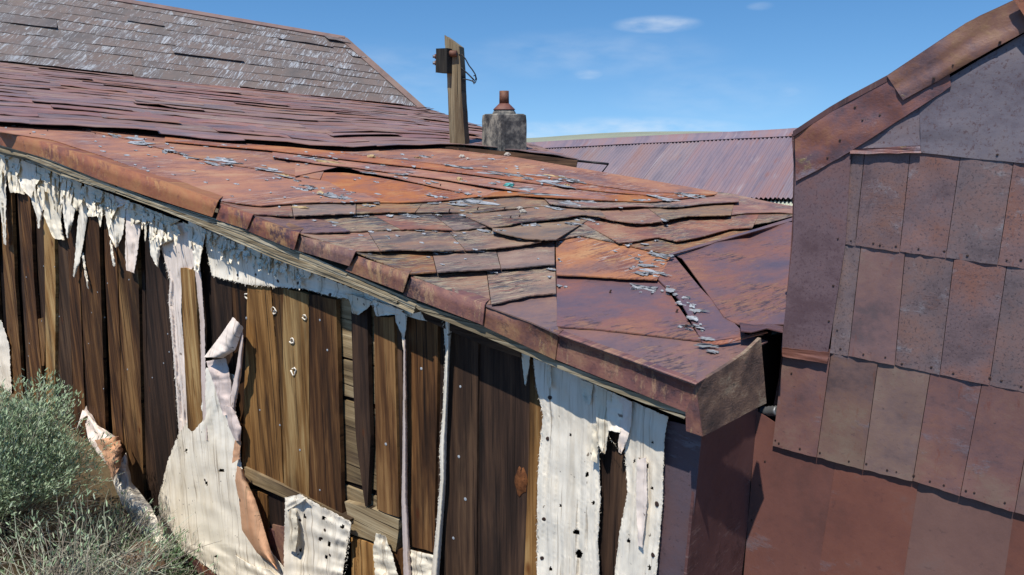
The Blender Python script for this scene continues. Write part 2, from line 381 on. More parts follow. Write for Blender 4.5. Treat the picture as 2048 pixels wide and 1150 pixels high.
M['pitted_red'] = rust('pitted_red_corner_strip', [(.25, (88, 68, 72)), (.45, (104, 84, 88)), (.62, (110, 80, 80)), (.85, (120, 76, 68))], 3.2, (1, 1), spots=[((80, 58, 64), .53, 90, 70, .09)], rough=(.42, .7), vary=.04, dent=.2)
M['rake'] = rust('mottled_rake_flashing', [(.25, (90, 72, 76)), (.4, (110, 80, 78)), (.56, (124, 84, 70)), (.78, (136, 100, 72))], 6.5, (1, 1), streaks=[((136, 126, 134), .83, 5, 7, .14), ((136, 120, 80), .86, 9, 12, .08)], spots=[((66, 54, 52), .64, 24, 34, .1)], rough=(.4, .62), vary=.05, bstr=.4, bdist=.010, dent=1.6)
M['mossy'] = rust('mossy_dark_eave_cover', [(.2, (58, 48, 42)), (.42, (94, 72, 58)), (.58, (118, 90, 66)), (.82, (152, 134, 104))], 9, (1, 1.5), streaks=[((160, 156, 146), .86, 12, 22, .08)], spots=[((54, 50, 44), .58, 26, 26, .1)], rough=(.6, .9), vary=.02, bstr=.8, bdist=.012)
M['dark_metal'] = rust('dark_brown_sheet', [(.2, (74, 54, 54)), (.5, (94, 66, 62)), (.8, (104, 74, 68))], 3, (1, 1), streaks=[((112, 90, 84), .82, 8, 40, .06), ((60, 42, 42), .8, 9, 4, .12)], spots=[((60, 44, 44), .6, 30, 30, .1)], vary=.05, rough=(.4, .65), dent=.8)
M['grey_metal'] = rust('slate_corner_sheet', [(.2, (76, 66, 72)), (.5, (90, 76, 82)), (.8, (96, 74, 74))], 4, (1, 1), streaks=[((112, 104, 110), .82, 8, 30, .08)], spots=[((66, 54, 58), .58, 40, 40, .1)], vary=.03, rough=(.45, .7), dent=.8)
M['wood'] = wood('brown_board', [(.18, (32, 20, 13)), (.38, (72, 47, 28)), (.55, (106, 73, 43)), (.8, (150, 114, 72))])
M['wood_gold'] = wood('golden_board', [(.18, (52, 34, 19)), (.36, (106, 74, 40)), (.55, (144, 106, 61)), (.8, (186, 154, 104))], fade=(60, 43, 28))
M['wood_dark'] = wood('dark_board', [(.18, (24, 18, 15)), (.4, (48, 35, 28)), (.58, (68, 50, 38)), (.82, (100, 76, 56))], fade=(32, 25, 22))
M['wood_grey'] = wood('grey_plank', [(.18, (62, 50, 38)), (.4, (120, 102, 74)), (.58, (152, 132, 100)), (.82, (186, 168, 134))], fade=(84, 68, 52))
M['splint'] = wood('split_rake_wood', [(.22, (92, 78, 58)), (.42, (148, 134, 108)), (.58, (178, 166, 140)), (.82, (204, 194, 170))], gs=(70, 1.2), knots=False, fade=(120, 104, 80))
M['post'] = wood('weathered_post', [(.2, (66, 52, 40)), (.4, (104, 90, 68)), (.58, (128, 112, 86)), (.82, (160, 146, 118))], gs=(48, 1.2), fade=(86, 70, 54))
M['black'] = plain('painted_gap_shade', (26, 20, 18), .9, .1, 0, .3)  # near-black colour paints in the shade behind gaps, slots and sheet joints
M['block'] = wood('tarred_block', [(.2, (26, 24, 22)), (.5, (44, 42, 38)), (.85, (70, 66, 58))], knots=False, vary=.05, fade=(28, 26, 24))
M['felt'] = felt('white_painted_felt', (240, 231, 213), (212, 196, 168))
M['felt_pink'] = felt('pinkish_felt', (238, 222, 208), (218, 192, 172))
M['felt_cream'] = felt('cream_felt', (230, 220, 198), (194, 176, 144))
M['felt_back'] = felt('salmon_felt_back', (212, 164, 128), (188, 132, 96))
M['felt_edge'] = felt('dusty_pink_felt_roll', (214, 196, 186), (184, 160, 146))
M['flake'] = plain('grey_peeling_coating', (148, 150, 152), .75, .3, 0, .4, 24, .6)
M['flake_tan'] = plain('tan_flake', (176, 152, 112), .8, .2, 0, .25, 30, .6)
M['iron'] = rust('rusty_pipe', [(.2, (70, 44, 34)), (.5, (104, 62, 44)), (.8, (120, 76, 54))], 20, (1, 1), vary=.1, rough=(.5, .8), dent=0)
M['cone'] = rust('orange_rust_cone', [(.2, (92, 60, 50)), (.5, (116, 76, 62)), (.8, (128, 94, 78))], 20, (1, 1), vary=.1, rough=(.5, .8), dent=0)
M['steel'] = plain('dull_steel', (120, 122, 124), .5, .5, .6, .2)
M['nail'] = plain('galvanised_nail', (176, 182, 188), .45, .5, .2, .3, 40)
M['nail_dark'] = plain('rusty_nail', (62, 46, 40), .6, .4, .2, .3, 40)
M['wire'] = plain('black_wire', (30, 28, 30), .5, .4)
M['stone'] = plain('pale_stone', (176, 168, 156), .9, .2, 0, .2, 30, .8)
M['turq'] = plain('turquoise_scrap', (70, 150, 146), .5, .4, 0, .2)
def chim_mat():
    b = NB('mottled_chimney_render'); n0 = b.noise(9, 1.4, .7, 6, .7); n2 = b.noise(26, 1, .6, 5, .65)
    v = b.math('MULTIPLY_ADD', n2, .5, b.math('MULTIPLY_ADD', n0, .9, -.22))
    col = b.ramp(v, [(.3, (44, 44, 46)), (.45, (92, 90, 86)), (.56, (140, 134, 122)), (.75, (172, 164, 148))])
    return b.done(col, .85, v, .35, .010, .25)
M['chimney'] = chim_mat()
def ground_mat(name, c1, c2, c3, sc_):
    b = NB(name); n0 = b.noise(sc_, 1, 1, 8, .65); n2 = b.noise(sc_*14, 1, 1, 4, .6)
    col = b.ramp(b.math('MULTIPLY_ADD', n2, .4, b.math('MULTIPLY_ADD', n0, .8, -.1)), [(.3, c1), (.5, c2), (.7, c3)])
    return b.done(col, .95, n2, .6, .03, .1)
M['ground'] = ground_mat('dry_earth', (70, 58, 44), (104, 90, 68), (130, 116, 90), .8)
M['hill'] = ground_mat('sage_hillside', (128, 134, 118), (142, 146, 126), (152, 154, 134), .05)
def leaf_mat(name, a, c):
    b = NB(name); geo = b.n('ShaderNodeNewGeometry'); r = geo.outputs['Random Per Island']
    col = b.ramp(r, [(.0, a), (.6, c), (1, (176, 184, 158))])
    b.b.inputs['Subsurface Weight'].default_value = 0
    m = b.done(col, .7, None, spec=.25); return m
M['sage'] = leaf_mat('sage_leaf', (104, 126, 92), (158, 176, 138))
M['sage2'] = leaf_mat('green_leaf', (80, 108, 70), (128, 154, 110))
M['twig'] = leaf_mat('grey_twig', (98, 88, 76), (158, 148, 132))

# ------------------------------------------------------------------ planes of the place
AL = az(-52.6); NW = Vector((-AL.y, AL.x, 0))
W = Plane(NW, O - NW*2.09)             # board wall of the near shed
RW = Plane(NW, O - NW*2.59)            # clad wall of the building on the right
BDIR = az(52)
RA = W.hit(0, 262, .16); RB = W.hit(1390, 768, .16)
RF = plane3(RA, RB, RA+BDIR, BDIR)     # shed roof
J1 = RF.hit(0, 245, .04); J2 = RF.hit(700, 300, .04)
R3 = plane3(J1, J2, atY(850, 215, 11), J2-J1)          # low roof of the rear building
U1 = R3.hit(0, 125); U2 = R3.hit(850, 215)
UR = plane3(U1, U2, atY(690, 75, 12.5), U2-U1)         # steep roof of the rear building

# ------------------------------------------------------------------ ground, hill
def zg(x, y):
    p = Vector((x, y, 0)); s = p.dot(AL); ww = 2.09 + NW.dot(p)
    zw = max(-1.6, min(-.68, -1.18+.53*(s-4.73)))
    t = max(0, min(1, ww/1.9)); t = t*t*(3-2*t)
    z = zw*(1-t)
    if ww < -.3: z = max(-1.6, zw-.3)
    r = math.hypot(x, y)
    return z + .05*noise.noise(Vector((x*1.3, y*1.3, 0))) + (.6*noise.noise(Vector((x*.02, y*.02, 5))) - .4)*min(1, max(0, (r-15)/60))
def ground():
    xs = []; v = 0; st = .12
    while v < 1500: xs.append(v); st *= (1.0 if v < 6 else 1.16); v += st
    xs = [-q for q in reversed(xs[1:])]+xs
    V = []; F = []; n = len(xs)
    for y in xs:
        for x in xs: V.append(Vector((x-1, y+3, zg(x-1, y+3))))
    for j in range(n-1):
        for i in range(n-1): F.append((j*n+i, j*n+i+1, (j+1)*n+i+1, (j+1)*n+i))
    o = mesh_obj('ground', V, F, [(p.x, p.y) for p in V], M['ground'], None, True, center=(0, 0, 0)); o['kind'] = 'structure'
ground()
def hill():
    V = []; F = []; nx, ny = 60, 24
    for j in range(ny+1):
        for i in range(nx+1):
            x = -220+620*i/nx; y = 230+320*j/ny
            a = math.exp(-((x-95)/105)**2); b_ = math.sin(math.pi*min(1, j/ny*1.0))
            z = -4 + (7.6*a+1.5)*b_ + 1.2*noise.noise(Vector((x*.02, y*.02, 1)))*b_
            V.append(Vector((x, y, z)))
    for j in range(ny):
        for i in range(nx):
            k = j*(nx+1)+i; F.append((k, k+1, k+nx+2, k+nx+1))
    o = mesh_obj('hill', V, F, [(p.x, p.y) for p in V], M['hill'], None, True); o['kind'] = 'structure'
hill()

# ------------------------------------------------------------------ corrugated building far right
KL = atY(1080, 289, 16); KR = atY(1625, 260.5, 12.5); KB = atY(1590, 395, 10.7)
KP = plane3(KL, KR, KB, KR-KL)
kd = (KR-KL).normalized(); ku = KP.e2
if ku.z < 0: ku = -ku
krise = -(KB-KL).dot(ku)
corr = thing('corrugated_building', 'low building with purple-red corrugated iron roof behind the shed', 'building', (KL+KR)/2*1 + Vector((0, 0, -2.6)))
Lk = (KR-KL).length
deck = mesh_obj('roof', [KL-kd*2-KP.n*.06, KR+kd*4-KP.n*.06, KR+kd*4-ku*(krise+.0)-KP.n*.06, KL-kd*2-ku*krise-KP.n*.06], [(0, 1, 2, 3)], None, M['black'], corr)
pos = -1.8; k = 0
while pos < Lk+3.5:
    wd = random.choice([.62, .66, .7]); nwv = int(round(wd/.07)); g = []
    tilt = random.uniform(-.012, .012); dl = random.uniform(-.02, .03)
    for i in range(nwv*6+1):
        row = []
        for j in range(3):
            t = j/2; s = pos + (wd+.03)*i/(nwv*6)
            row.append(KL + kd*(s+tilt*t) - ku*((krise+dl)*t+.02) + KP.n*(.017*math.sin(2*math.pi*i/6)+.004*(k % 2)+.012*n1(s*.8+t*2, 3)))
        g.append(row)
    grid_mesh('corrugated_sheet', g, KP.n, 0, M['corr'], deck, KP.uv, True)
    pos += wd; k += 1
g = []
for i in range(81):
    s = -2+(Lk+6)*i/80; hgt = .035+.02*n1(s*.6, 8)
    g.append([KL+kd*s-ku*(.24+.015*n1(s*1.3, 2))+KP.n*.03, KL+kd*s-ku*.05+KP.n*(hgt), KL+kd*s+KP.n*(hgt+.03), KL+kd*s+Vector((ku.x, ku.y, 0)).normalized()*.2+Vector((0, 0, -.02))])
grid_mesh('ridge_cap', g, KP.n, .004, M['corr'], corr, KP.uv, True)
# back slope and gable-less walls so that the building is closed
uh = Vector((ku.x, ku.y, 0)).normalized()
mesh_obj('back_slope', [KL-kd*2+uh*.02, KR+kd*4+uh*.02, KR+kd*4+uh*3-Vector((0, 0, 1.3)), KL-kd*2+uh*3-Vector((0, 0, 1.3))], [(0, 1, 2, 3)], [(0, 0), (4, 0), (4, 4), (0, 4)], M['corr'], corr)
q0 = KL-kd*2-ku*(krise-.15); q1 = KR+kd*4-ku*(krise-.15); dz = Vector((0, 0, -2.2))
mesh_obj('wall', [q0-KP.n*.08, q1-KP.n*.08, q1+dz, q0+dz], [(0, 1, 2, 3)], [(0, 0), (9, 0), (9, 3), (0, 3)], M['wood_dark'], corr)
# pale corrugated panel peeping out under the eave
g = []
for i in range(61):
    u = 1536+80*i/60; wv = .016*math.sin(2*math.pi*i/6)
    g.append([KP.hit(u, 391, -.06+wv), KP.hit(u-9, 420, -.10+wv)])
grid_mesh('pale_panel', g, KP.n, .003, M['white_corr'], corr, KP.uv, True)

# ------------------------------------------------------------------ rear building: steep flecked roof over a low red shingle roof, chimney
rear = thing('rear_building', 'rear building with steep white-flecked roof above a low red-brown shingled roof', 'building', (R3.hit(500, 230)*1).xy.to_3d()+Vector((0, 0, -1.5)))
def p3lerp(pl, plane, n):
    return [plane.hit(q.x, q.y) for q in resample(pl, n)]
def roof_rows(part_parent, plane, low, up, rows, per, mat, liftr, name, over=.06, curl=.15, jit=.012, nu=6, bow=.0):
    NS = 240
    lo = p3lerp(low, plane, NS); hi = p3lerp(up, plane, NS)
    def P(s, t):
        x = max(0, min(NS, s*NS)); i = min(NS-1, int(x)); f = x-i
        return lo[i].lerp(lo[i+1], f).lerp(hi[i].lerp(hi[i+1], f), t)
    for r in range(rows):
        s = -random.random()*.6/per; t0 = r/rows; t1 = (r+1)/rows+over/rows*6
        while s < 1:
            wd = random.uniform(.65, 1.35)/per; e = min(1, s+wd); b0 = max(0, s)
            if e - b0 < .12/per: s += wd; continue
            l0 = random.uniform(*liftr); l1 = random.uniform(*liftr)
            c = random.random() < curl
            if c: l0 *= random.uniform(1.0, 4.0); l1 *= random.uniform(1.0, 4.0)
            dt = random.uniform(-.18, .18)/rows; g = []; sd = random.random()*50
            for i in range(nu+1):
                row = []; ss = b0+(e-b0)*i/nu
                for j in range(3):
                    tt = [t0+dt+jit*fr(ss*per*3, sd)*.4, t0*.6+t1*.4, t1][j]
                    tt = max(-.02, min(1.0, tt))
                    lf = (l0+(l1-l0)*i/nu + (bow*n1(i*.7, sd)))*[1, .45, .02][j] + .002*random.random()
                    row.append(P(ss, tt)+plane.n*max(.001, lf))
                g.append(row)
            o = grid_mesh(name, g, plane.n, .005, mat, part_parent, plane.uv, True)
            s += wd
low3 = [(-60, 240), (0, 246), (170, 254), (330, 267), (420, 277), (560, 287), (700, 299), (780, 293), (905, 291), (1030, 303), (1155, 319)]
up3 = [(-60, 118), (850, 215)]
lowroof = patch('low_roof', low3, up3, R3, -.012, M['black'], rear, 60, 1, .02)
roof_rows(lowroof, R3, low3, up3, 20, 6, M['redroof'], (.002, .010), 'roof_shingle', curl=.5, bow=.016)
upp = [(-60, -52), (250, 0), (690, 75)]
uplow = [(-60, 119), (0, 125), (850, 215)]
uproof = patch('steep_roof', uplow, [(-60, -52), (690, 75)], UR, -.012, M['black'], rear, 2, 1, .02)
roof_rows(uproof, UR, [(-60, 119), (842, 214)], [(-60, -52), (684, 74)], 9, 8, M['flecked'], (.006, .02), 'roof_sheet', curl=.12, bow=.012)
patch('edge_strip', [(838, 216), (676, 74)], [(853, 216), (694, 75)], UR, .03, M['flecked_edge'], rear, 8, 1, .04)
patch('ridge_strip', [(-60, -48), (250, 4), (690, 78)], [(-60, -55), (250, -3), (690, 72)], UR, .03, M['flecked_edge'], rear, 20, 1, .03)
# back slope of the steep roof, so that it is a roof and not a board
rl = UR.hit(-60, -52); rr = UR.hit(690, 75); bk = Vector((UR.n.x, UR.n.y, 0)).normalized()*-3
mesh_obj('back_slope', [rl, rr, rr+bk+Vector((0, 0, -2)), rl+bk+Vector((0, 0, -2))], [(0, 1, 2, 3)], [(0, 0), (5, 0), (5, 3), (0, 3)], M['flecked'], rear)
pA = UR.hit(850, 216); gb = [rr-UR.n*.03, pA-UR.n*.03, Vector((pA.x, pA.y, -1.6)), Vector(((rr+bk).x, (rr+bk).y, -1.6)), rr+bk+Vector((0, 0, -2))]
mesh_obj('gable_wall', gb, [(0, 1, 2, 3, 4)], [(p.y, p.z) for p in gb], M['wood_dark'], rear)
# eave board of the low roof, and wall below it
eb = patch('eave_board', [(700, 301), (905, 293), (1030, 305), (1155, 321)], [(700, 318), (905, 308), (1030, 326), (1152, 336)], Plane((R3.hit(1155, 320)-R3.hit(905, 291)).cross(Vector((0, 0, 1))), R3.hit(905, 293)), 0, M['wood_dark'], rear, 16, 1, .03, swap=True)
a_ = R3.hit(905, 295); b_ = R3.hit(1150, 321)
mesh_obj('wall', [a_+Vector((0, .06, 0)), b_+Vector((-.02, .06, -.02)), Vector((b_.x, b_.y+.06, -1.6)), Vector((a_.x, a_.y+.06, -1.6))], [(0, 1, 2, 3)], [(0, 0), (1, 0), (1, 3), (0, 3)], M['wood_dark'], rear)
e0 = R3.hit(1152, 322); sw = [b_+Vector((-.03, .06, -.05)), R3.hit(860, 219)-Vector((0.05, 0, .06))]
mesh_obj('wall', [sw[0], sw[1], Vector((sw[1].x, sw[1].y, -1.6)), Vector((sw[0].x, sw[0].y, -1.6))], [(0, 1, 2, 3)], [(0, 0), (4, 0), (4, 3), (0, 3)], M['wood_dark'], rear)
rod_a = atY(1148, 321, 6.5); rod_b = atY(1217, 328, 6.35)
tube('gutter_rod', [rod_a, rod_b], .011, M['wire'], rear, 6)
tube('gutter_strut', [rod_b, atY(1204, 345, 6.4)], .006, M['wire'], rear, 5)
# chimney
cb = R3.hit(1008, 302); cc = cb + Vector((0, .215, 0)) ; s_ = .152; hx = az(52)*s_; hy = az(-38)*s_
zb = cb.z-.08; zt = atY(1008, 229, cb.y).z; V = []; Fq = []
NN = 7
def ring(z, sc_, sd):
    pts = []
    cs = [-hx-hy, hx-hy, hx+hy, -hx+hy]
    for k in range(4):
        for i in range(NN):
            p = cs[k].lerp(cs[(k+1) % 4], i/NN)
            rr_ = .985 if i == 0 else 1
            pts.append(cc + p*sc_*rr_*(1+.018*noise.noise(Vector((p.x*9, p.y*9, z*9+sd)))) + Vector((0, 0, z)) - Vector((0, 0, cc.z)))
    return pts
zs = [zb+(zt-zb)*i/8 for i in range(9)]
for i, z in enumerate(zs): V += ring(z, 1.0 if i < 8 else .97, 0)
V += ring(zt+.012, .86, 2)
m_ = 4*NN
for i in range(9):
    for k in range(m_): Fq.append((i*m_+k, i*m_+(k+1) % m_, (i+1)*m_+(k+1) % m_, (i+1)*m_+k))
Fq.append(tuple(9*m_+k for k in range(m_)))
chim = mesh_obj('chimney', V, Fq, [(p.x-p.y*.35, p.z) for p in V], M['chimney'], rear, False)
lathe('mortar_collar', cc+Vector((0, 0, zt+.005-cc.z)), [(.115, 0), (.108, .022), (.09, .048), (.05, .05)], M['chimney'], chim, 18, .06)
lathe('flue_cone', cc+Vector((0, 0, zt+.048-cc.z)), [(.104, 0), (.1, .008), (.047, .058), (.03, .06)], M['cone'], chim, 20)
lathe('flue_pipe', cc+Vector((0, 0, zt+.10-cc.z)), [(.046, 0), (.044, .12), (.039, .12), (.039, .03)], M['iron'], chim, 20)

# ------------------------------------------------------------------ utility post
PB = RF.hit(914, 296); YP = PB.y + .03
post = thing('utility_post', 'weathered square wooden post with tarred block and loose wires, behind the orange roof', 'post', atY(914, 297, YP)+Vector((0, .05, -3.0)))
PP = Plane(az(196), atY(914, 290, YP))
patch('shaft', [(889, 71), (893, 130), (896, 200), (900, 300), (905, 420)], [(918, 92), (921, 130), (924, 200), (931, 300), (936, 420)], PP, lambda s, t: .012*(1-(2*t-1)**4)+.004*fr(s*9+t*3, 2), M['post'], post, 30, 8, .13, jagA=.8, jagB=.8, seed=3)
# ragged broken top
for (x0, x1, y0, y1) in [(889, 896, 70, 90), (895, 902, 76, 95), (903, 911, 81, 97), (911, 918, 89, 102)]:
    patch('splinter', [(x0, y0), (x0+.6, y1)], [(x1, y0+5), (x1, y1)], PP, -.02-random.random()*.05, M['post'], post, 3, 2, .03)
BPn = Plane(az(212), atY(882, 120, YP-.02))
patch('block', [(872, 97), (871, 145)], [(894, 96), (894, 146)], BPn, lambda s, t: .01, M['block'], post, 6, 3, .11, jagA=.5)
for y in (113, 126):
    c0 = BPn.hit(872, y, -.03)
    tube('bolt', [c0, c0+Vector((-.03, -.004, 0))], .014, M['steel'], post, 6)
    tube('bolt', [c0, c0+Vector((-.012, -.002, 0))], .022, M['iron'], post, 6)
c0 = PP.hit(896, 106, .03); tube('insulator_knob', [c0, PP.hit(902, 107, .035), PP.hit(914, 107, .03)], .03, M['iron'], post, 10, [.022, .028, .026])
tube('bracket', [PP.hit(899, 97, .022), PP.hit(898, 104, .022)], .012, M['iron'], post, 6)
def pxt(pts, d): return [PP.hit(u, v, d+.01*n1(i*.7, d)) for i, (u, v) in enumerate(pts)]
tube('wire', pxt([(914, 110), (924, 109), (931, 118), (938, 131), (945, 140), (950, 148), (952, 157), (948, 163)], .0), .006, M['wire'], post, 5)
tube('wire', pxt([(918, 130), (926, 139), (935, 147), (943, 155), (948, 160)], -.03), .007, M['wire'], post, 5)
tube('wire', pxt([(920, 160), (928, 158), (938, 160), (944, 162), (950, 166), (953, 158), (951, 150), (947, 152)], -.02), .006, M['wire'], post, 5)
tube('wire', pxt([(945, 160), (948, 168), (952, 163)], .02), .005, M['wire'], post, 5)

# ------------------------------------------------------------------ near shed: roof
shed = thing('board_shed', 'low shed with torn white felt on brown boards and a rusty sheet-metal roof', 'shed', W.hit(700, 800).xy.to_3d()+Vector((0, 0, -1.6)))
roof = patch('roof', [(0, 268), (430, 408), (1388, 764)], [(0, 248), (880, 301), (1640, 452)], RF, -.035, M['black'], shed, 40, 2, .02)
# lower deck past the valley, up to the neighbouring building
patch('roof_deck', [(1388, 764), (1530, 684)], [(1500, 470), (1660, 452)], RF, -.03, M['black'], roof, 4, 2, .02)
def wav(la, lb, amp=.012, f=5, sd=0):
    return lambda s, t: max(.002, (la + amp*(fr(s*f, sd)+.3))*(1-t)**1.5 + lb*t)
def sheet(A, B, la=.02, lb=.004, m='sheet', amp=.01, f=4, name='roof_sheet', jag=.6, nu=24, nv=4, thick=.005, parent=None):
    sd = random.random()*60
    return patch(name, A, B, RF, wav(la, lb, amp, f, sd), M[m], parent or roof, nu, nv, thick, jagA=jag, seed=sd)
def course(A, B, splits, la, lb, ms, amp=.01, f=4, nu=30):
    a = resample(A, 60); b = resample(B, 60); cuts = [0]+list(splits)+[1]
    for k in range(len(cuts)-1):
        i0 = int(round(cuts[k]*60)); i1 = int(round(cuts[k+1]*60)); j0 = max(0, min(59, i0-(2 if k else 0))); j1 = max(j0+2, min(60, i1-(2 if k < len(cuts)-2 else 0)))
        pa = [tuple(q) for q in a[i0:i1+1]]; pb = [tuple(q) for q in b[j0:j1+1]]
        if k: pa[0] = (pa[0][0]+1.6, pa[0][1]); pb[0] = (pb[0][0]+1.6, pb[0][1])
        e = .006*(k % 2)+random.uniform(0, .004)
        sheet(pa, pb, la+e, lb+e*.5, ms[k % len(ms)], amp, f, nu=max(8, int(nu*(cuts[k+1]-cuts[k])*1.6)))
# orange upper area: long sheets, listed from the ridge side to the rake
sheet([(690, 306), (830, 322), (960, 338), (1100, 356), (1290, 384), (1432, 388)], [(690, 298), (880, 297), (930, 301), (1007, 310), (1147, 334), (1300, 360), (1436, 384)], .012, .004, 'orange', .006)
sheet([(330, 282), (540, 300), (640, 312), (760, 326), (900, 342), (1040, 362), (1180, 380), (1320, 392)], [(330, 262), (540, 285), (690, 297), (830, 318), (960, 334), (1100, 352), (1290, 380), (1400, 386)], .018, .004, 'orange', .01)
sheet([(545, 313), (640, 327), (700, 333), (790, 346), (880, 357), (1000, 376), (1110, 392), (1200, 399)], [(545, 297), (640, 308), (760, 322), (900, 338), (1040, 358), (1180, 376), (1250, 388), (1290, 394)], .022, .004, 'orange', .014, 5)
sheet([(172, 260), (265, 280), (350, 304), (420, 322), (495, 334), (560, 345), (640, 358)], [(172, 252), (265, 259), (350, 272), (420, 280), (495, 292), (560, 302), (660, 316)], .012, .004, 'orange', .006)
sheet([(590, 352), (690, 331), (712, 340), (800, 357), (890, 377), (965, 392), (1000, 394), (1055, 388)], [(590, 310), (690, 322), (760, 338), (830, 345), (900, 354), (1000, 370), (1060, 378), (1110, 388)], .016, .004, 'orange', .012)
sheet([(-10, 262), (100, 278), (200, 310), (330, 356), (440, 401), (520, 411), (610, 404), (690, 404), (760, 402)], [(-10, 246), (100, 249), (200, 263), (330, 296), (420, 318), (500, 329), (560, 341), (640, 352), (700, 372)], .02, .006, 'orange', .012, 6, nu=40, nv=8)
sheet([(600, 399), (700, 402), (790, 405), (870, 402), (965, 392)], [(600, 345), (690, 345), (740, 352), (820, 366), (890, 379)], .015, .006, 'orange', .01, nv=6)
sheet([(960, 394), (1040, 390), (1110, 395), (1200, 400), (1300, 404), (1430, 389)], [(990, 384), (1060, 378), (1120, 386), (1220, 390), (1310, 389), (1425, 386)], .02, .01, 'orange', .015)
# pale bare boards showing in the slots between sheets
for (A, B) in [([(555, 312), (640, 323)], [(560, 308), (660, 320)]), ([(560, 352), (640, 374)], [(610, 366), (730, 402)]), ([(640, 318), (720, 334)], [(650, 330), (740, 342)]), ([(1035, 374), (1110, 390)], [(1040, 380), (1115, 394)])]:
    sheet(A, B, .008, .008, 'splint', .003, name='bare_board', nu=6, nv=2)
# lower courses left of the long joint (butt edge, then covered upper edge)
course([(438, 403), (505, 428), (580, 431), (664, 428), (775, 424), (830, 424)], [(436, 399), (520, 404), (620, 399), (700, 398), (780, 398), (850, 400)], (.38, .7), .018, .004, ['sheet', 'sheet_grey', 'sheet'], .012, 6)
sheet([(800, 425), (898, 424), (960, 425), (1003, 419), (1060, 414), (1107, 409)], [(790, 396), (880, 397), (960, 390), (1010, 386), (1060, 385), (1110, 392)], .012, .004, 'sheet_grey', .012, 6)
sheet([(1100, 407), (1150, 414), (1210, 415), (1270, 412), (1358, 414), (1409, 407), (1478, 403)], [(1080, 388), (1150, 394), (1210, 397), (1290, 399), (1360, 391), (1430, 383), (1476, 389)], .026, .004, 'sheet', .02, 7)
sheet([(505, 430), (602, 466), (650, 464), (700, 462)], [(500, 424), (570, 424), (600, 424), (625, 430)], .02, .003, 'plum', .008)
course([(690, 463), (751, 460), (840, 457), (913, 460), (990, 452)], [(612, 428), (700, 422), (800, 418), (880, 418), (960, 416)], (.36, .72), .013, .003, ['sheet_grey', 'sheet', 'sheet_grey'], .008, 6)
sheet([(985, 455), (1048, 444), (1113, 437), (1166, 429), (1212, 434)], [(900, 419), (1003, 413), (1060, 408), (1130, 402), (1190, 408)], .03, .004, 'sheet_grey', .016, 6)
course([(1195, 432), (1225, 440), (1255, 444), (1284, 447), (1314, 444), (1373, 432), (1462, 430)], [(1120, 404), (1180, 408), (1240, 408), (1290, 408), (1340, 408), (1400, 402), (1470, 400)], (.5,), .028, .004, ['sheet', 'sheet_grey'], .013, 6)
sheet([(1380, 432), (1462, 430), (1491, 426), (1560, 424), (1620, 430)], [(1380, 406), (1440, 398), (1480, 391), (1540, 404), (1620, 418)], .016, .004, 'sheet', .008)
course([(602, 467), (710, 502), (810, 499), (900, 501), (959, 499), (1033, 492), (1083, 483)], [(596, 461), (700, 455), (780, 452), (860, 450), (930, 452), (985, 447), (1040, 438)], (.34, .68), .025, .003, ['sheet', 'sheet_grey', 'sheet'], .013, 5)
sheet([(985, 460), (1010, 468), (1048, 476), (1085, 479), (1112, 479)], [(985, 446), (1050, 436), (1113, 430), (1160, 424), (1195, 428)], .045, .004, 'sheet_grey', .012, 4)
sheet([(1112, 480), (1160, 470), (1200, 478), (1247, 487)], [(1040, 440), (1080, 432), (1113, 430), (1150, 434)], .012, .004, 'sheet_grey', .006)
sheet([(1238, 485), (1262, 484), (1290, 478), (1318, 474), (1355, 482), (1400, 474), (1462, 457), (1505, 455)], [(1146, 435), (1200, 428), (1260, 436), (1310, 438), (1360, 428), (1410, 426), (1470, 424), (1520, 424)], .022, .004, 'sheet', .012, 6, nu=30)
sheet([(1463, 456), (1545, 443), (1600, 428)], [(1466, 427), (1545, 423), (1600, 420)], .012, .004, 'sheet', .004)
sheet([(1245, 488), (1300, 500), (1340, 509), (1420, 490), (1500, 466)], [(1240, 474), (1290, 474), (1350, 474), (1420, 462), (1500, 448)], .012, .003, 'sheet', .004)
course([(712, 504), (818, 547), (898, 542), (957, 539), (1033, 535), (1109, 528)], [(705, 497), (800, 491), (880, 492), (950, 490), (1030, 484), (1109, 474)], (.42, .74), .024, .003, ['sheet', 'sheet_grey', 'sheet_grey'], .010, 5)
course([(820, 549), (970, 610), (998, 605), (1063, 590), (1112, 586)], [(812, 543), (900, 535), (960, 532), (1040, 527), (1110, 520)], (.56,), .012, .003, ['sheet', 'sheet_grey'], .007, 5)
sheet([(972, 611), (1060, 643), (1117, 668)], [(964, 603), (1060, 583), (1112, 580)], .012, .003, 'plum', .004)
# right of the long joint
sheet([(1113, 549), (1180, 552), (1240, 556), (1314, 559)], [(1111, 476), (1180, 470), (1247, 484), (1345, 512)], .022, .003, 'orange', .004, nv=5)
sheet([(1114, 652), (1200, 658), (1300, 669), (1403, 681)], [(1113, 545), (1180, 546), (1240, 550), (1316, 552)], .010, .003, 'plum', .004, nv=5)
sheet([(1117, 668), (1250, 717), (1391, 769)], [(1114, 648), (1250, 660), (1410, 680)], .008, .003, 'plum', .003, nv=5)
sheet([(1391, 769), (1440, 738), (1490, 706), (1536, 682)], [(1400, 676), (1430, 668), (1460, 664), (1490, 668)], .010, .004, 'plum', .006, nv=6)
sheet([(1316, 558), (1360, 600), (1405, 684)], [(1345, 508), (1400, 575), (1494, 672)], .013, .011, 'plum', .004, nv=5)
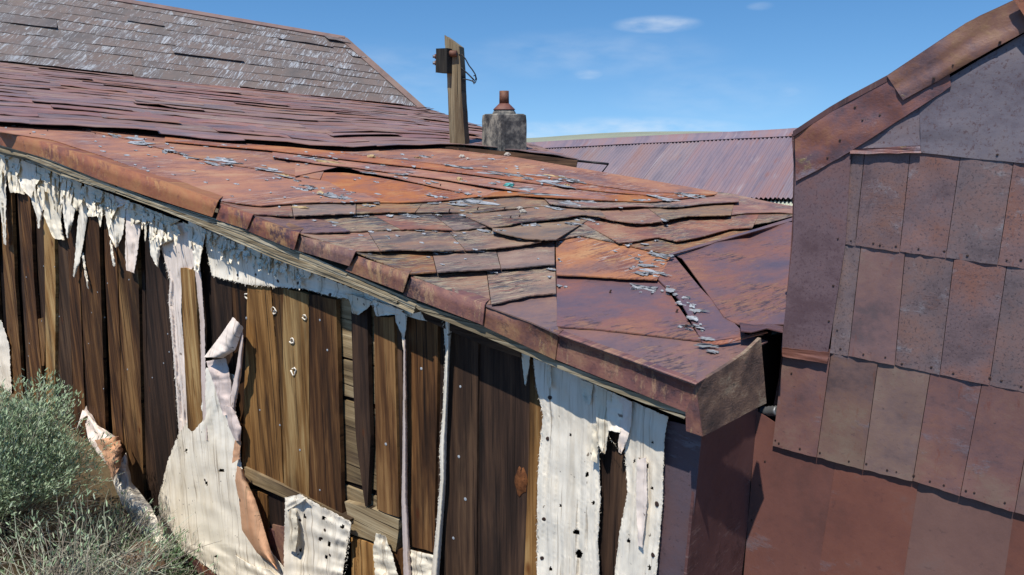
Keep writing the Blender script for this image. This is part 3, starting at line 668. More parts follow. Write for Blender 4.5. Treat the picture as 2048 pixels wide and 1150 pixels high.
# valley sheets rising to the neighbouring wall
def vly(s, t): return .014 + .06*t*t
patch('valley_flashing', [(1340, 509), (1361, 512), (1410, 580), (1450, 636), (1482, 650)], [(1500, 465), (1590, 440), (1640, 520), (1640, 590), (1640, 646)], RF, vly, M['plum'], roof, 16, 8, .004, jagA=.5)
patch('valley_hem', [(1338, 511), (1420, 488), (1500, 467), (1640, 424)], [(1338, 507), (1420, 483), (1500, 461), (1640, 418)], RF, .03, M['plum'], roof, 12, 1, .006)
# torn flap over the black hole
patch('torn_flap', [(1480, 645), (1520, 651), (1540, 646), (1566, 652)], [(1482, 662), (1505, 664), (1535, 656), (1566, 664)], RF, lambda s, t: .02+.05*t, M['dark_metal'], roof, 8, 3, .004)
patch('torn_flap', [(1405, 690), (1450, 687), (1490, 676), (1536, 664)], [(1405, 684), (1450, 680), (1490, 672), (1530, 662)], RF, lambda s, t: .012+.03*s, M['orange'], roof, 10, 2, .004)
# rake flashings, folded over the edge: top strip on the roof and a face hanging on the wall side
def folded(fold, bottom, m, lift=.012, inset=10, face_off=.163, rise=.022):
    nu = 16; fo = resample(fold, nu); bo = resample(bottom, nu); g = []; sd = random.random()*9
    for i in range(nu+1):
        u, v = fo[i]; x, y = bo[i]; row = []; f = (i/nu)**1.3; lf = lift+rise*f
        top = RF.hit(u, v, lf); inn = RF.hit(u+inset*.9, v-inset*.75, max(.004, lf*.6))
        dd = .006*fr(i*.5, u*.01+sd)
        row.append(inn); row.append(top.lerp(inn, .35)+RF.n*.001); row.append(top)
        fo_ = face_off+rise*.8*f
        fm = W.hit(u-.6, v+3, fo_); row.append(fm)
        low = W.hit(x, y, fo_+dd); row.append(fm.lerp(low, .5)+NW*dd*.6); row.append(low)
        g.append(row)
    return grid_mesh('rake_flashing', g, NW, .004, M[m], shed, lambda p: (W.uv(p)[0], p.z), True)
folded([(-20, 256), (0, 262), (100, 284), (200, 318), (330, 362), (436, 400)], [(-20, 284), (0, 290), (100, 319), (200, 360), (330, 404), (424, 434)], 'orange_fl', .014)
folded([(440, 406), (506, 427)], [(432, 439), (494, 459)], 'maroon', .006, rise=.012)
folded([(504, 431), (598, 464)], [(490, 460), (588, 500)], 'maroon', .006)
folded([(600, 469), (711, 501)], [(586, 498), (698, 532)], 'maroon', .006)
folded([(713, 510), (818, 545)], [(691, 541), (806, 585)], 'maroon', .006)
folded([(821, 552), (970, 606)], [(807, 590), (965, 650)], 'maroon', .006, rise=.014)
folded([(972, 610), (1117, 667)], [(961, 650), (1110, 720)], 'maroon', .006, rise=.008)
folded([(1115, 669), (1250, 717), (1391, 769)], [(1106, 717), (1250, 775), (1380, 828)], 'maroon', .012, rise=0)
# splintered rake boards
def strip_between(T, Bm, f0, f1): 
    n = 24; a = resample(T, n); b = resample(Bm, n)
    return [tuple(a[i].lerp(b[i], f0)) for i in range(n+1)], [tuple(a[i].lerp(b[i], f1)) for i in range(n+1)]
rt = [(-20, 284), (0, 289), (100, 318), (200, 357), (300, 398), (430, 438), (480, 452), (590, 499), (700, 548), (834, 604)]
rbm = [(-20, 302), (0, 309), (60, 322), (120, 350), (230, 386), (330, 422), (430, 464), (560, 522), (700, 572), (826, 627)]
rkb = patch('rake_board', rt, rbm, W, .146, M['splint'], shed, 60, 3, .10, jagB=1.2, swap=True)
for k in range(7):
    f0 = k/7-.02; a, b = strip_between(rt, rbm, f0, f0+.17)
    i0 = random.randint(0, 5) if k else 0; i1 = 25-random.randint(0, 4)
    if k % 2:
        j = random.randint(8, 15); segs = [(i0, j), (j+1, i1)]
    else: segs = [(i0, i1)]
    for (p, q) in segs:
        if q-p < 3: continue
        sd = random.random()*30
        patch('splinter', a[p:q], b[p:q], W, lambda s, t, sd=sd, k=k: .150+.010*((k*5) % 7)/7+.006*fr(s*6, sd), M['splint'], rkb, 24, 1, .006, jagA=.6, jagB=.9, swap=True)
patch('rake_board', [(815, 600), (965, 651), (1110, 721), (1376, 826)], [(840, 622), (965, 672), (1040, 704), (1200, 772), (1368, 838)], W, .15, M['splint'], shed, 30, 1, .09, jagB=1.2, swap=True)
patch('rake_board', [(836, 612), (965, 662), (1040, 696)], [(850, 640), (965, 690), (1040, 715)], W, .05, M['wood_dark'], shed, 12, 1, .04, swap=True)
# eave cover at the low corner
EP = Plane(BDIR.cross(Vector((0, 0, 1))), RB, BDIR)
patch('eave_cover', [(1391, 769), (1440, 740), (1490, 706), (1522, 676)], [(1405, 873), (1450, 850), (1500, 823), (1533, 806)], EP, lambda s, t: .006+.007*fr(s*4+t*2, 4)+.004*n1(s*9+t*7, 8), M['mossy'], shed, 24, 12, .012, jagB=.8)
patch('eave_return', [(1371, 824), (1372, 862)], [(1391, 770), (1405, 873)], W, .164, M['maroon'], shed, 4, 2, .004)

# ------------------------------------------------------------------ near shed: walls
wall = patch('wall', [(-64, 262), (-40, 270), (430, 445), (840, 612), (1372, 826)], [(-40, 1900), (-30, 1890), (430, 1700), (840, 1600), (1360, 1500)], W, -.03, M['black'], shed, 30, 1, .02)
EWa = W.hit(1398, 900); EWb = RW.hit(1508, 900); EW = Plane((EWb-EWa).cross(Vector((0, 0, 1))), EWa)
patch('end_wall', [(1396, 800), (1400, 872), (1372, 1160), (1345, 1460)], [(1500, 790), (1524, 812), (1482, 1160), (1446, 1460)], EW, lambda s, t: .004*noise.noise(Vector((s*5, t*2, 3))), M['dark_metal'], shed, 14, 6, .01)
def rfz(p): return RF.q.z - (RF.n.x*(p.x-RF.q.x)+RF.n.y*(p.y-RF.q.y))/RF.n.z
g = []
for d in (-.04, .4, 2, 5):
    p = EWb + BDIR*d; g.append([Vector((p.x, p.y, -1.6)), Vector((p.x, p.y, rfz(p)-.045))])
grid_mesh('end_wall', g, EP.n, .02, M['black'], shed, lambda p: (p.y, p.z), False)  # wall continued in near-black: shade of the eave hole put into its colour
patch('corner_flashing', [(1322, 838), (1318, 1000), (1306, 1160), (1290, 1460)], [(1404, 858), (1390, 1000), (1372, 1160), (1345, 1460)], W, lambda s, t: .004+.01*t+.003*fr(s*4+t, 5), M['grey_metal'], shed, 14, 4, .006)
def board(L_, R_, m='wood', lift=.0, thick=.024, jag=.5, nu=26, bow=.004, name='wall_board', swap=False, jagS=2):
    sd = random.random()*90
    return patch(name, L_, R_, W, lambda s, t: lift+bow*fr(s*2.2, sd)+.0015*n1(t*3+s*9, sd), M[m], wall, nu, 3, thick, jagA=jag, jagB=jag, jagS=jagS, seed=sd, swap=swap)
B_ = 1210
# far-left boards and battens
board([(-60, 260), (-30, 700), (-20, 900)], [(-22, 270), (2, 700), (12, 900)], 'wood', .0)
board([(-4, 290), (8, 560), (20, 760), (28, 900)], [(20, 300), (30, 560), (44, 760), (54, 900)], 'wood', .012)
board([(30, 300), (44, 560), (56, 800), (64, 950)], [(48, 305), (62, 560), (70, 800), (76, 950)], 'wood_dark', -.02)
board([(36, 305), (48, 560), (61, 760), (70, 950)], [(56, 312), (68, 560), (84, 760), (94, 950)], 'wood', .02)
board([(64, 320), (72, 560), (86, 800), (96, 950)], [(90, 330), (93, 560), (104, 800), (112, 950)], 'wood_dark', -.012)
board([(71, 637), (79, 730)], [(92, 636), (88, 731)], 'wood', .014, nu=8, name='patch_board')
board([(84, 330), (90, 560), (92, 780), (98, 950)], [(106, 340), (111, 560), (110, 780), (118, 950)], 'wood_gold', .022)
board([(106, 338), (113, 560), (118, 800), (124, 960)], [(132, 350), (138, 560), (146, 800), (152, 960)], 'wood_dark', .0)
board([(130, 350), (138, 560), (147, 800), (153, 980)], [(154, 360), (159, 560), (169, 800), (178, 980)], 'wood', .012)
board([(156, 360), (161, 560), (173, 800), (184, 1000)], [(196, 378), (201, 560), (209, 800), (218, 1000)], 'wood', .02)
board([(206, 380), (211, 560), (222, 800), (234, 1020)], [(231, 390), (235, 560), (243, 800), (252, 1020)], 'wood', .006)
board([(230, 390), (237, 560), (243, 800), (252, 1060)], [(272, 405), (277, 560), (282, 800), (290, 1060)], 'wood', .0)
board([(272, 410), (280, 560), (284, 800), (294, 980)], [(284, 412), (290, 560), (296, 800), (302, 980)], 'wood_dark', -.02)
board([(288, 412), (292, 560), (296, 800), (306, 1100)], [(338, 430), (338, 560), (352, 800), (364, 1100)], 'wood_dark', .006)
board([(338, 430), (344, 600), (356, 900)], [(372, 445), (376, 600), (384, 900)], 'wood_dark', -.012)
board([(361, 536), (368, 700), (376, 868)], [(388, 540), (398, 700), (408, 880)], 'wood_gold', .034, thick=.03)
board([(402, 460), (412, 700), (420, 900)], [(424, 470), (430, 700), (440, 900)], 'wood_dark', -.014)
board([(420, 540), (428, 700), (440, 1000), (446, B_)], [(462, 545), (466, 700), (474, 1000), (480, B_)], 'wood_dark', .0)
board([(463, 548), (468, 700), (476, 1000)], [(494, 556), (494, 700), (500, 1000)], 'wood', .004)
board([(495, 566), (490, 740), (484, 940)], [(541, 570), (556, 740), (567, 975)], 'wood_gold', .016)
board([(541, 572), (556, 740), (566, 930)], [(566, 576), (568, 740), (569, 965)], 'wood_gold', .010)
board([(566, 576), (566, 740), (568, 985)], [(617, 588), (618, 740), (618, 1010)], 'wood_gold', .018)
board([(618, 588), (619, 740), (619, 1000)], [(672, 598), (678, 800), (684, 1028)], 'wood', .02)
# horizontal planks behind
for (y0, y1, sl) in [(560, 718, 18), (722, 796, 17), (800, 962, 24), (966, 1010, 34)]:
    board([(640, y0-14), (770, y0+sl)], [(640, y1-18), (770, y1+sl)], 'wood_grey', -.018, nu=12, name='backing_plank', swap=True, jagS=0)
board([(702, 606), (706, 760), (712, 880), (730, 1012)], [(734, 610), (737, 760), (741, 880), (735, 1012)], 'wood_dark', .02, nu=20)
board([(748, 632), (750, 800), (754, 1020)], [(788, 634), (792, 800), (798, 1034)], 'wood', .016)
board([(786, 640), (790, 800), (796, 1034)], [(802, 646), (806, 800), (812, 1060)], 'wood_dark', .0)
board([(810, 634), (814, 800), (818, 1090)], [(876, 640), (874, 800), (868, 1106)], 'wood', .014)
board([(874, 640), (874, 800), (870, 1180)], [(894, 650), (894, 800), (892, 1180)], 'wood_dark', -.004)
board([(897, 655), (893, 800), (888, B_)], [(957, 680), (955, 800), (952, B_)], 'wood_dark', .012)
board([(955, 676), (953, 800), (950, B_)], [(1062, 715), (1060, 900), (1052, B_)], 'wood_dark', .0)
board([(1060, 716), (1058, 900), (1046, B_)], [(1092, 730), (1088, 900), (1082, B_)], 'wood_gold', .006)
board([(1185, 780), (1190, 900), (1188, B_)], [(1262, 810), (1262, 900), (1250, B_)], 'wood_dark', .0)
board([(1090, 730), (1086, B_)], [(1186, 780), (1186, B_)], 'wood_dark', -.008)
board([(1260, 810), (1248, B_)], [(1326, 838), (1310, B_)], 'wood_dark', -.008)
# knot on the wide dark board
V = [W.hit(1041, 962, .012)]; F = []; KN = 18
for q, (rr, dd) in enumerate(((.35, .011), (.7, .0085), (1, .002))):
    for i in range(KN):
        an = 2*math.pi*i/KN; kk = 1+.3*n1(i*.8, 2)+.2*n1(i*2.1, q)
        V.append(W.hit(1041+12*rr*math.cos(an)*kk, 962+29*rr*math.sin(an)*kk, dd+.002*n1(i*1.7, q+5)))
F += [(0, i+1, (i+1) % KN+1) for i in range(KN)]
for q in range(2): F += [(1+q*KN+i, 1+(q+1)*KN+i, 1+(q+1)*KN+(i+1) % KN, 1+q*KN+(i+1) % KN) for i in range(KN)]
mesh_obj('knot', V, F, [W.uv(p) for p in V], wood('resin_knot', [(.2, (52, 32, 20)), (.45, (96, 58, 34)), (.7, (122, 76, 44))], gs=(60, 40), knots=False, vary=.02, fade=(40, 26, 18)), wall, True)
# rails and lower boards
board([(488, 934), (560, 968), (648, 1012), (700, 1038)], [(492, 962), (560, 992), (640, 1028), (690, 1050)], 'wood_grey', .03, nu=14, name='rail', swap=True, thick=.045)
board([(690, 1004), (740, 1016), (797, 1040)], [(700, 1068), (740, 1080), (792, 1104)], 'wood_grey', .012, nu=10, name='rail', swap=True, thick=.06)
board([(500, 980), (505, 1100), (508, B_)], [(534, 990), (538, 1100), (540, B_)], 'wood_gold', .006)
board([(535, 985), (540, B_)], [(584, 1000), (590, B_)], 'wood_dark', -.006)
board([(702, 1074), (704, B_)], [(750, 1092), (752, B_)], 'wood_gold', .008)
board([(750, 1092), (752, B_)], [(806, 1100), (806, B_)], 'wood', .0)
board([(812, 1096), (814, B_)], [(872, 1104), (866, B_)], 'wood', .0)
for i in range(7):
    x = 318+i*38+random.uniform(-4, 4)
    board([(x, 1050), (x+8, 1260)], [(x+37, 1060), (x+45, 1260)], 'maroon', .004, nu=6, name='lower_panel')

# torn felt
def tfelt(A, B, m='felt', lift=.04, amp=.012, nu=24, nv=5, jag=1.5, bulge=0, thick=.0025, f=5, name='torn_felt', back=None, jS=1, curl=0, jf=.12, fold=.012, holes=(), fw=16):
    sd = random.random()*80; wpx = max((Vector(B[i])-Vector(A[i])).length for i in range(min(len(A), len(B)))); nv = max(nv, int(wpx/(3 if holes else 6)))
    def lf(s, t): return lift + (.25+s)*fold*noise.noise(Vector((t*wpx/fw+7, s*1.1, sd))) + amp*(noise.noise(Vector((s*f, t*2.2, sd)))+.35*noise.noise(Vector((s*f*3, t*7, sd+4)))) + bulge*math.sin(math.pi*t) + curl*s*s
    ln_ = sum((Vector(A[i+1])-Vector(A[i])).length for i in range(len(A)-1)); nu = max(nu, int(ln_/3.2))
    return patch(name, A, B, W, lf, M[m], wall, nu, nv, thick, jagA=jag, jagB=jag, jagS=jS, seed=sd, back=back, jf=max(jf, .16), holes=holes)
# fringe below the rake (left edge, right edge, top to bottom)
FR = [
 ('felt_cream', [(-40, 270), (-30, 400), (-20, 520)], [(-8, 290), (-4, 400), (-12, 500)]),
 ('felt', [(-14, 292), (-8, 380), (2, 430), (8, 488)], [(14, 305), (12, 380), (11, 430), (12, 490)]),
 ('felt_cream', [(8, 300), (14, 350), (20, 384)], [(56, 325), (54, 355), (48, 388)]),
 ('felt', [(50, 318), (56, 380), (73, 432), (76, 456)], [(90, 338), (87, 390), (84, 430), (79, 458)]),
 ('felt_cream', [(84, 336), (90, 380), (87, 430), (106, 476)], [(126, 356), (125, 400), (121, 440), (128, 480)]),
 ('felt', [(120, 352), (124, 400), (128, 440), (133, 474)], [(154, 368), (152, 408), (146, 440), (136, 478)]),
 ('felt', [(150, 366), (158, 420), (151, 500), (146, 552)], [(172, 376), (174, 440), (162, 510), (150, 556)]),
 ('felt', [(163, 505), (169, 545), (175, 576)], [(167, 505), (172, 540), (177, 578)]),
 ('felt_cream', [(168, 372), (170, 410), (176, 434)], [(222, 392), (218, 410), (214, 430)]),
 ('felt', [(212, 388), (211, 430), (218, 470), (230, 494)], [(252, 404), (249, 440), (245, 470), (234, 494)]),
 ('felt', [(219, 480), (222, 512), (226, 532)], [(223, 480), (227, 510), (231, 532)]),
 ('felt_pink', [(248, 400), (252, 450), (250, 500), (252, 540)], [(286, 418), (280, 460), (274, 510), (268, 546)]),
 ('felt_cream', [(280, 414), (286, 440), (293, 452)], [(306, 424), (304, 440), (300, 446)]),
 ('felt', [(302, 424), (297, 470), (301, 510), (312, 530)], [(330, 432), (322, 470), (318, 510), (315, 534)]),
 ('felt', [(318, 428), (312, 478), (318, 492)], [(350, 440), (345, 480), (330, 486)]),
]
for k, (m, a, b) in enumerate(FR):
    tfelt(a, b, m, .026+.012*((k*3) % 4)/4, .012, 22, 5, 1.5, curl=.02, bulge=.004, fold=.02)
# ragged second layer close under the board
x = -20
while x < 400:
    wd = random.choice([7, 10, 16, 24, 34])*random.uniform(.8, 1.2); yt = 303+(x-0)*.385; ln = random.choice([18, 30, 44, 70])*random.uniform(.8, 1.2)*(1 if x < 260 else .75)
    cx_ = random.uniform(.2, .8)
    tfelt([(x, yt), (x+random.uniform(-3, 3), yt+ln*.5), (x+wd*max(0, cx_-.25), yt+ln*random.uniform(.8, 1))], [(x+wd, yt+wd*.38), (x+wd+random.uniform(-3, 3), yt+ln*.55), (x+wd*min(1, cx_+.2), yt+ln*random.uniform(.9, 1.1))], random.choice(['felt', 'felt_cream', 'felt_cream', 'felt_pink']), .044, .012, 14, 4, 1.3, curl=.012, fold=.016)
    x += wd*random.uniform(.7, 1.3)
# wide sheet left of the single batten, running down behind it
tfelt([(322, 432), (318, 486), (330, 522), (340, 560), (337, 605), (345, 690), (352, 780), (358, 872)], [(412, 462), (402, 500), (386, 535), (364, 560), (362, 620), (368, 700), (374, 790), (380, 880)], 'felt_pink', .024, .012, 40, 6, .8)
tfelt([(386, 520), (392, 560), (400, 640), (402, 760), (404, 880)], [(398, 520), (404, 580), (409, 650), (411, 760), (414, 880)], 'felt_edge', .03, .006, 30, 3, .8, bulge=.006)
tfelt([(376, 440), (384, 490), (388, 540)], [(412, 460), (402, 510), (396, 546)], 'felt', .05, .016, 12, 4, 1.2, curl=.02)
# the big lower sheet
tfelt([(412, 735), (408, 800), (357, 868), (335, 925), (317, 1000), (322, 1050), (334, 1088), (386, 1112), (436, 1150), (440, 1190)], [(468, 750), (470, 810), (477, 872), (482, 930), (490, 1000), (516, 1050), (530, 1085), (548, 1112), (580, 1150), (600, 1190)], 'felt', .036, .016, 60, 12, 2.4, jf=.2, fold=.007, fw=26, holes=[(441, 940, 6, 3), (412, 966, 2.5, 4), (372, 900, 3, 4), (430, 1112, 4, 3)])
tfelt([(470, 1110), (500, 1130), (540, 1140)], [(470, 1200), (520, 1200), (600, 1200)], 'felt', .045, .012, 14, 4, 1.5)
# turned-over flap and curled edges
tfelt([(408, 714), (440, 672), (466, 634)], [(446, 716), (470, 700), (486, 656)], 'felt_pink', .085, .012, 14, 6, .8, bulge=.03)
tfelt([(412, 722), (428, 770), (446, 830)], [(452, 716), (462, 770), (464, 832)], 'felt_edge', .055, .02, 14, 5, 1)
tfelt([(484, 660), (472, 740), (456, 812)], [(487, 690), (482, 750), (470, 816)], 'felt_edge', .075, .01, 14, 3, .8, bulge=.02)
tfelt([(452, 812), (456, 850), (470, 880)], [(466, 814), (482, 856), (480, 884)], 'felt_edge', .075, .006, 12, 4, .8, bulge=.018)
tfelt([(470, 880), (466, 905), (464, 926)], [(482, 884), (480, 900), (478, 918)], 'felt_back', .06, .006, 8, 3, 1)
tfelt([(474, 932), (470, 960), (478, 1000), (484, 1060), (514, 1106), (548, 1132)], [(486, 940), (492, 962), (510, 1000), (526, 1052), (540, 1100), (556, 1142)], 'felt_back', .078, .006, 26, 6, .6, bulge=.032)
# patch at the right of the rail
tfelt([(570, 1000), (604, 991), (640, 1012), (676, 1030), (702, 1046)], [(566, 1200), (600, 1200), (630, 1200), (660, 1200), (676, 1200)], 'felt', .06, .02, 24, 12, 2.4, jf=.2, holes=[(646, 1034, 4, 5), (657, 1086, 4, 5), (652, 1113, 3, 5), (608, 1032, 3, 5), (600, 1098, 3, 4), (640, 1076, 3, 4), (684, 1052, 4, 5)])
tfelt([(570, 996), (574, 1020)], [(600, 988), (612, 1000)], 'felt', .085, .01, 8, 4, 2)
tfelt([(574, 1020), (580, 1060), (576, 1100)], [(590, 1016), (596, 1060), (590, 1104)], 'felt_cream', .08, .01, 10, 4, 1.2, bulge=.012)
# band under the rake, middle
tfelt([(408, 456), (470, 482), (560, 520), (640, 552), (700, 575), (780, 604), (838, 628)], [(412, 492), (424, 552), (500, 570), (606, 577), (661, 592), (720, 602), (806, 632)], 'felt', .03, .014, 60, 6, 2.2, jf=.25)
x = 412
while x < 600:
    wd = random.choice([6, 9, 14, 22])*random.uniform(.8, 1.2); yt = 460+(x-410)*.40; ln = random.choice([20, 36, 54])*random.uniform(.8, 1.2)*(1-.5*(x-412)/190)
    tfelt([(x, yt), (x+1, yt+ln*.6), (x+wd*random.uniform(.1, .5), yt+ln)], [(x+wd, yt+wd*.4), (x+wd, yt+ln*.7), (x+wd*.75, yt+ln*1.05)], random.choice(['felt', 'felt_cream']), .044, .008, 12, 3, 1.1, curl=.008, fold=.01)
    x += wd*random.uniform(.8, 1.6)
tfelt([(690, 585), (700, 604), (704, 626)], [(742, 602), (740, 612), (716, 630)], 'felt_cream', .045, .008, 8, 3, 1.5)
tfelt([(746, 600), (748, 618), (752, 632)], [(806, 620), (800, 628), (786, 630)], 'felt', .05, .01, 10, 4, 2)
tfelt([(788, 616), (792, 645), (803, 668), (806, 700)], [(814, 630), (811, 660), (809, 672), (809, 702)], 'felt', .045, .006, 12, 3, 1)
tfelt([(806, 630), (840, 640), (888, 648)], [(836, 612), (870, 625), (900, 648)], 'felt', .03, .006, 10, 3, 1)
# two narrow hanging rolls
def roll(Lx, Rx, m):
    return tfelt(Lx, Rx, m, .034, .004, 50, 6, .5, bulge=.026, name='felt_roll', jf=.05)
roll([(807, 680), (806, 800), (805, 900), (803, 1000), (806, 1100), (808, 1200)], [(811, 680), (813, 800), (814, 900), (814, 1000), (819, 1100), (826, 1200)], 'felt_edge')
roll([(886, 640), (891, 700), (885, 830), (879, 900), (881, 960), (870, 1080), (856, 1200)], [(903, 648), (898, 720), (894, 830), (892, 900), (891, 960), (883, 1080), (874, 1200)], 'felt')
tfelt([(820, 1100), (824, 1130), (826, 1170)], [(872, 1112), (866, 1135), (860, 1170)], 'felt_cream', .03, .016, 12, 6, 2.5)
tfelt([(752, 1066), (746, 1100), (752, 1170)], [(770, 1072), (784, 1110), (800, 1170)], 'felt_cream', .06, .02, 14, 6, 2.5)
# big right-hand pieces
tfelt([(1066, 716), (1072, 770), (1086, 828), (1079, 900), (1075, 960), (1074, 1060), (1074, 1220)], [(1202, 772), (1200, 850), (1197, 900), (1201, 1000), (1195, 1080), (1198, 1130), (1196, 1220)], 'felt', .032, .010, 70, 14, 1.8, jf=.15, fold=.014, fw=11, holes=[(1152, 1063, 7, 5), (1157, 1106, 7, 9), (1173, 948, 4, 6), (1110, 720, 3, 12), (1120, 1010, 2.5, 4), (1186, 1004, 3, 5), (1100, 1136, 4, 4), (1140, 868, 2.5, 4)])
tfelt([(1240, 792), (1246, 850), (1250, 900), (1255, 985), (1240, 1060), (1230, 1140), (1226, 1220)], [(1336, 834), (1328, 880), (1327, 930), (1325, 1000), (1319, 1080), (1311, 1160), (1304, 1220)], 'felt', .034, .010, 70, 10, 1.8, jf=.15, fold=.013, fw=12, holes=[(1290, 929, 7, 6), (1302, 975, 4, 3), (1304, 883, 3, 4), (1268, 920, 2.5, 4), (1256, 1080, 3, 5), (1298, 1134, 3, 5)])
for (a, b, m) in [([(1190, 770), (1192, 830), (1196, 888), (1204, 904)], [(1222, 784), (1222, 840), (1214, 880), (1210, 908)], 'felt_cream'),
                  ([(1212, 780), (1214, 830), (1216, 860)], [(1246, 795), (1244, 840), (1240, 866)], 'felt'),
                  ([(1238, 792), (1240, 850), (1236, 890), (1238, 904)], [(1264, 804), (1262, 850), (1254, 880), (1242, 908)], 'felt_pink'),
                  ([(1160, 758), (1166, 800)], [(1186, 768), (1180, 812)], 'felt_cream'), ([(1092, 726), (1094, 770), (1098, 776)], [(1102, 730), (1102, 770), (1100, 778)], 'felt_cream'),
                  ([(1274, 920), (1272, 1000), (1276, 1090)], [(1292, 915), (1294, 1000), (1284, 1096)], 'felt_pink'), ([(1184, 850), (1182, 920)], [(1196, 850), (1194, 926)], 'felt_cream')]:
    tfelt(a, b, m, .05, .008, 16, 4, 1.2, curl=.012)
tfelt([(1042, 704), (1046, 740), (1049, 768)], [(1060, 712), (1056, 745), (1051, 772)], 'felt_cream', .04, .006, 12, 3, 1)
tfelt([(-30, 640), (-10, 700), (0, 800)], [(2, 640), (18, 690), (24, 800)], 'felt', .03, .014, 14, 4, 2)
def merge(objs, name, parent, mat):
    V = []; F = []; UV = []
    for o in objs:
        k = len(V); c = WORLD[o.name]; me = o.data; uvd = me.uv_layers[0].data; pu = [(0, 0)]*len(me.vertices)
        for l in me.loops: pu[l.vertex_index] = tuple(uvd[l.index].uv)
        V += [v.co+c for v in me.vertices]; UV += pu; F += [tuple(k+i for i in p.vertices) for p in me.polygons]
        bpy.data.objects.remove(o)
    o = mesh_obj(name, V, F, UV, mat, parent, True); o['kind'] = 'stuff'; return o
for m in ('felt', 'felt_cream'):
    tt = []
    for _ in range(60):
        x = random.choice([random.uniform(-20, 404), random.uniform(-20, 404), random.uniform(412, 600)])
        yt = (303+x*.385 if x < 405 else 460+(x-410)*.40)+random.uniform(0, 40)*(1 if x < 405 else .6); wd = random.uniform(3, 9); ln = random.uniform(10, 46)*(1 if x < 405 else .6)
        dr = random.uniform(-5, 5)
        tt.append(tfelt([(x, yt), (x+dr*.4, yt+ln*.5), (x+dr+wd*.3, yt+ln)], [(x+wd, yt+wd*.3), (x+wd+dr*.4, yt+ln*.5), (x+dr+wd*.55, yt+ln*1.03)], m, .056, .008, 8, 2, .9, curl=.02, fold=.01))
    merge(tt, 'felt_tatters', wall, M[m])
FV = []; FF = []
def fray(pl, off, dens=1.0, ln=(1.5, 6)):
    n = int(sum((Vector(pl[i+1])-Vector(pl[i])).length for i in range(len(pl)-1))*dens)
    for q in resample(pl, max(2, n)):
        if random.random() < .35: continue
        a = random.uniform(0, 6.283); L_ = random.uniform(*ln); k = len(FV); w_ = random.uniform(.3, .7)
        p0 = W.hit(q.x-w_, q.y, off); p1 = W.hit(q.x+w_, q.y+.4, off); p2 = W.hit(q.x+math.cos(a)*L_, q.y+math.sin(a)*L_+1, off+random.uniform(-.004, .012))
        FV.extend([p0, p1, p2]); FF.append((k, k+1, k+2))
for pl, of in [([(1066, 716), (1072, 770), (1086, 828), (1079, 900), (1075, 960), (1074, 1150)], .034), ([(1202, 850), (1197, 900), (1201, 1000), (1195, 1080), (1198, 1150)], .036), ([(1246, 850), (1250, 900), (1255, 985), (1240, 1060), (1230, 1150)], .036), ([(1328, 880), (1327, 930), (1325, 1000), (1319, 1080), (1311, 1150)], .036),
               ([(357, 868), (335, 925), (317, 1000), (322, 1050), (334, 1088), (386, 1112), (436, 1150)], .05), ([(330, 522), (340, 560), (337, 605), (345, 690), (352, 780), (358, 872)], .03), ([(412, 492), (424, 552), (500, 570), (606, 577), (661, 592), (720, 602), (806, 632)], .036), ([(702, 1046), (690, 1150)], .07), ([(570, 1000), (604, 991), (640, 1012), (702, 1046)], .07),
               ([(886, 640), (891, 700), (885, 830), (879, 900), (881, 960), (870, 1080)], .05), ([(1192, 880), (1204, 906), (1216, 870), (1238, 900), (1256, 880)], .06)]: fray(pl, of, .55)
o = mesh_obj('felt_fray', FV, FF, [W.uv(p) for p in FV], M['felt'], wall, False); o['kind'] = 'stuff'
# nails, flush on whatever surface they are driven into
def studs(name, pts, m, r, bvh, parent, h=.002):
    V = []; F = []; UV = []
    for (u, v) in pts:
        c, nn = cast(bvh, u, v)
        if c is None: continue
        ex = nn.cross(Vector((0, 0, 1))); ex = ex.normalized() if ex.length > .01 else Vector((1, 0, 0)); ey = ex.cross(nn); k0 = len(V); rr = r*random.uniform(.75, 1.15)
        V.append(c+nn*(h+.001)); UV.append((u*.01, v*.01))
        for z, q in ((h, 1), (-.004, .95)):
            for i in range(8): V.append(c+(ex*math.cos(math.pi*i/4)+ey*math.sin(math.pi*i/4))*rr*q+nn*z); UV.append((u*.01+.002, v*.01))
        for i in range(8):
            j = (i+1) % 8; F.append((k0, k0+1+i, k0+1+j)); F.append((k0+1+i, k0+9+i, k0+9+j, k0+1+j))
    o = mesh_obj(name, V, F, UV, M[m], parent, False); o['kind'] = 'stuff'; return o
WB = surface([wall])
studs('nail_heads', [(1100, 795), (1096, 877), (1088, 1038), (1084, 1116), (1314, 1008), (1306, 1110), (480, 1000), (440, 940), (410, 960), (600, 1040), (650, 1060), (660, 1110), (640, 1080), (512, 549), (475, 550), (556, 562), (596, 566), (660, 590)], 'nail_dark', .0085, WB, wall)
studs('nail_heads', [(921, 773), (918, 913), (907, 1076), (931, 998), (772, 888), (843, 737), (493, 636)], 'nail', .0075, WB, wall)
studs('nail_heads', [(random.uniform(10, 350), random.uniform(500, 800)) for _ in range(26)] + [(x, y) for x, y in [(583, 682), (584, 742), (610, 632), (548, 622), (640, 640), (560, 850), (600, 900), (640, 980), (520, 820), (655, 700)]], 'nail', .0055, WB, wall)
# torn felt left round some nails on the golden boards
for (u, v) in [(584, 682), (587, 742), (548, 622), (609, 634), (494, 592)]:
    c, nn = cast(WB, u, v); q0 = random.random()*6; pts = []
    for i in range(9):
        a_ = q0+i*.72; pts.append(W.hit(u+4.5*math.cos(a_)*random.uniform(.5, 1.3), v+7*math.sin(a_)*random.uniform(.5, 1.3), (c-W.q).dot(NW)+.004+.004*random.random()))
    tube('felt_remnant', pts, .0035, M['felt'], wall, 5, [.002+.003*random.random() for _ in pts])
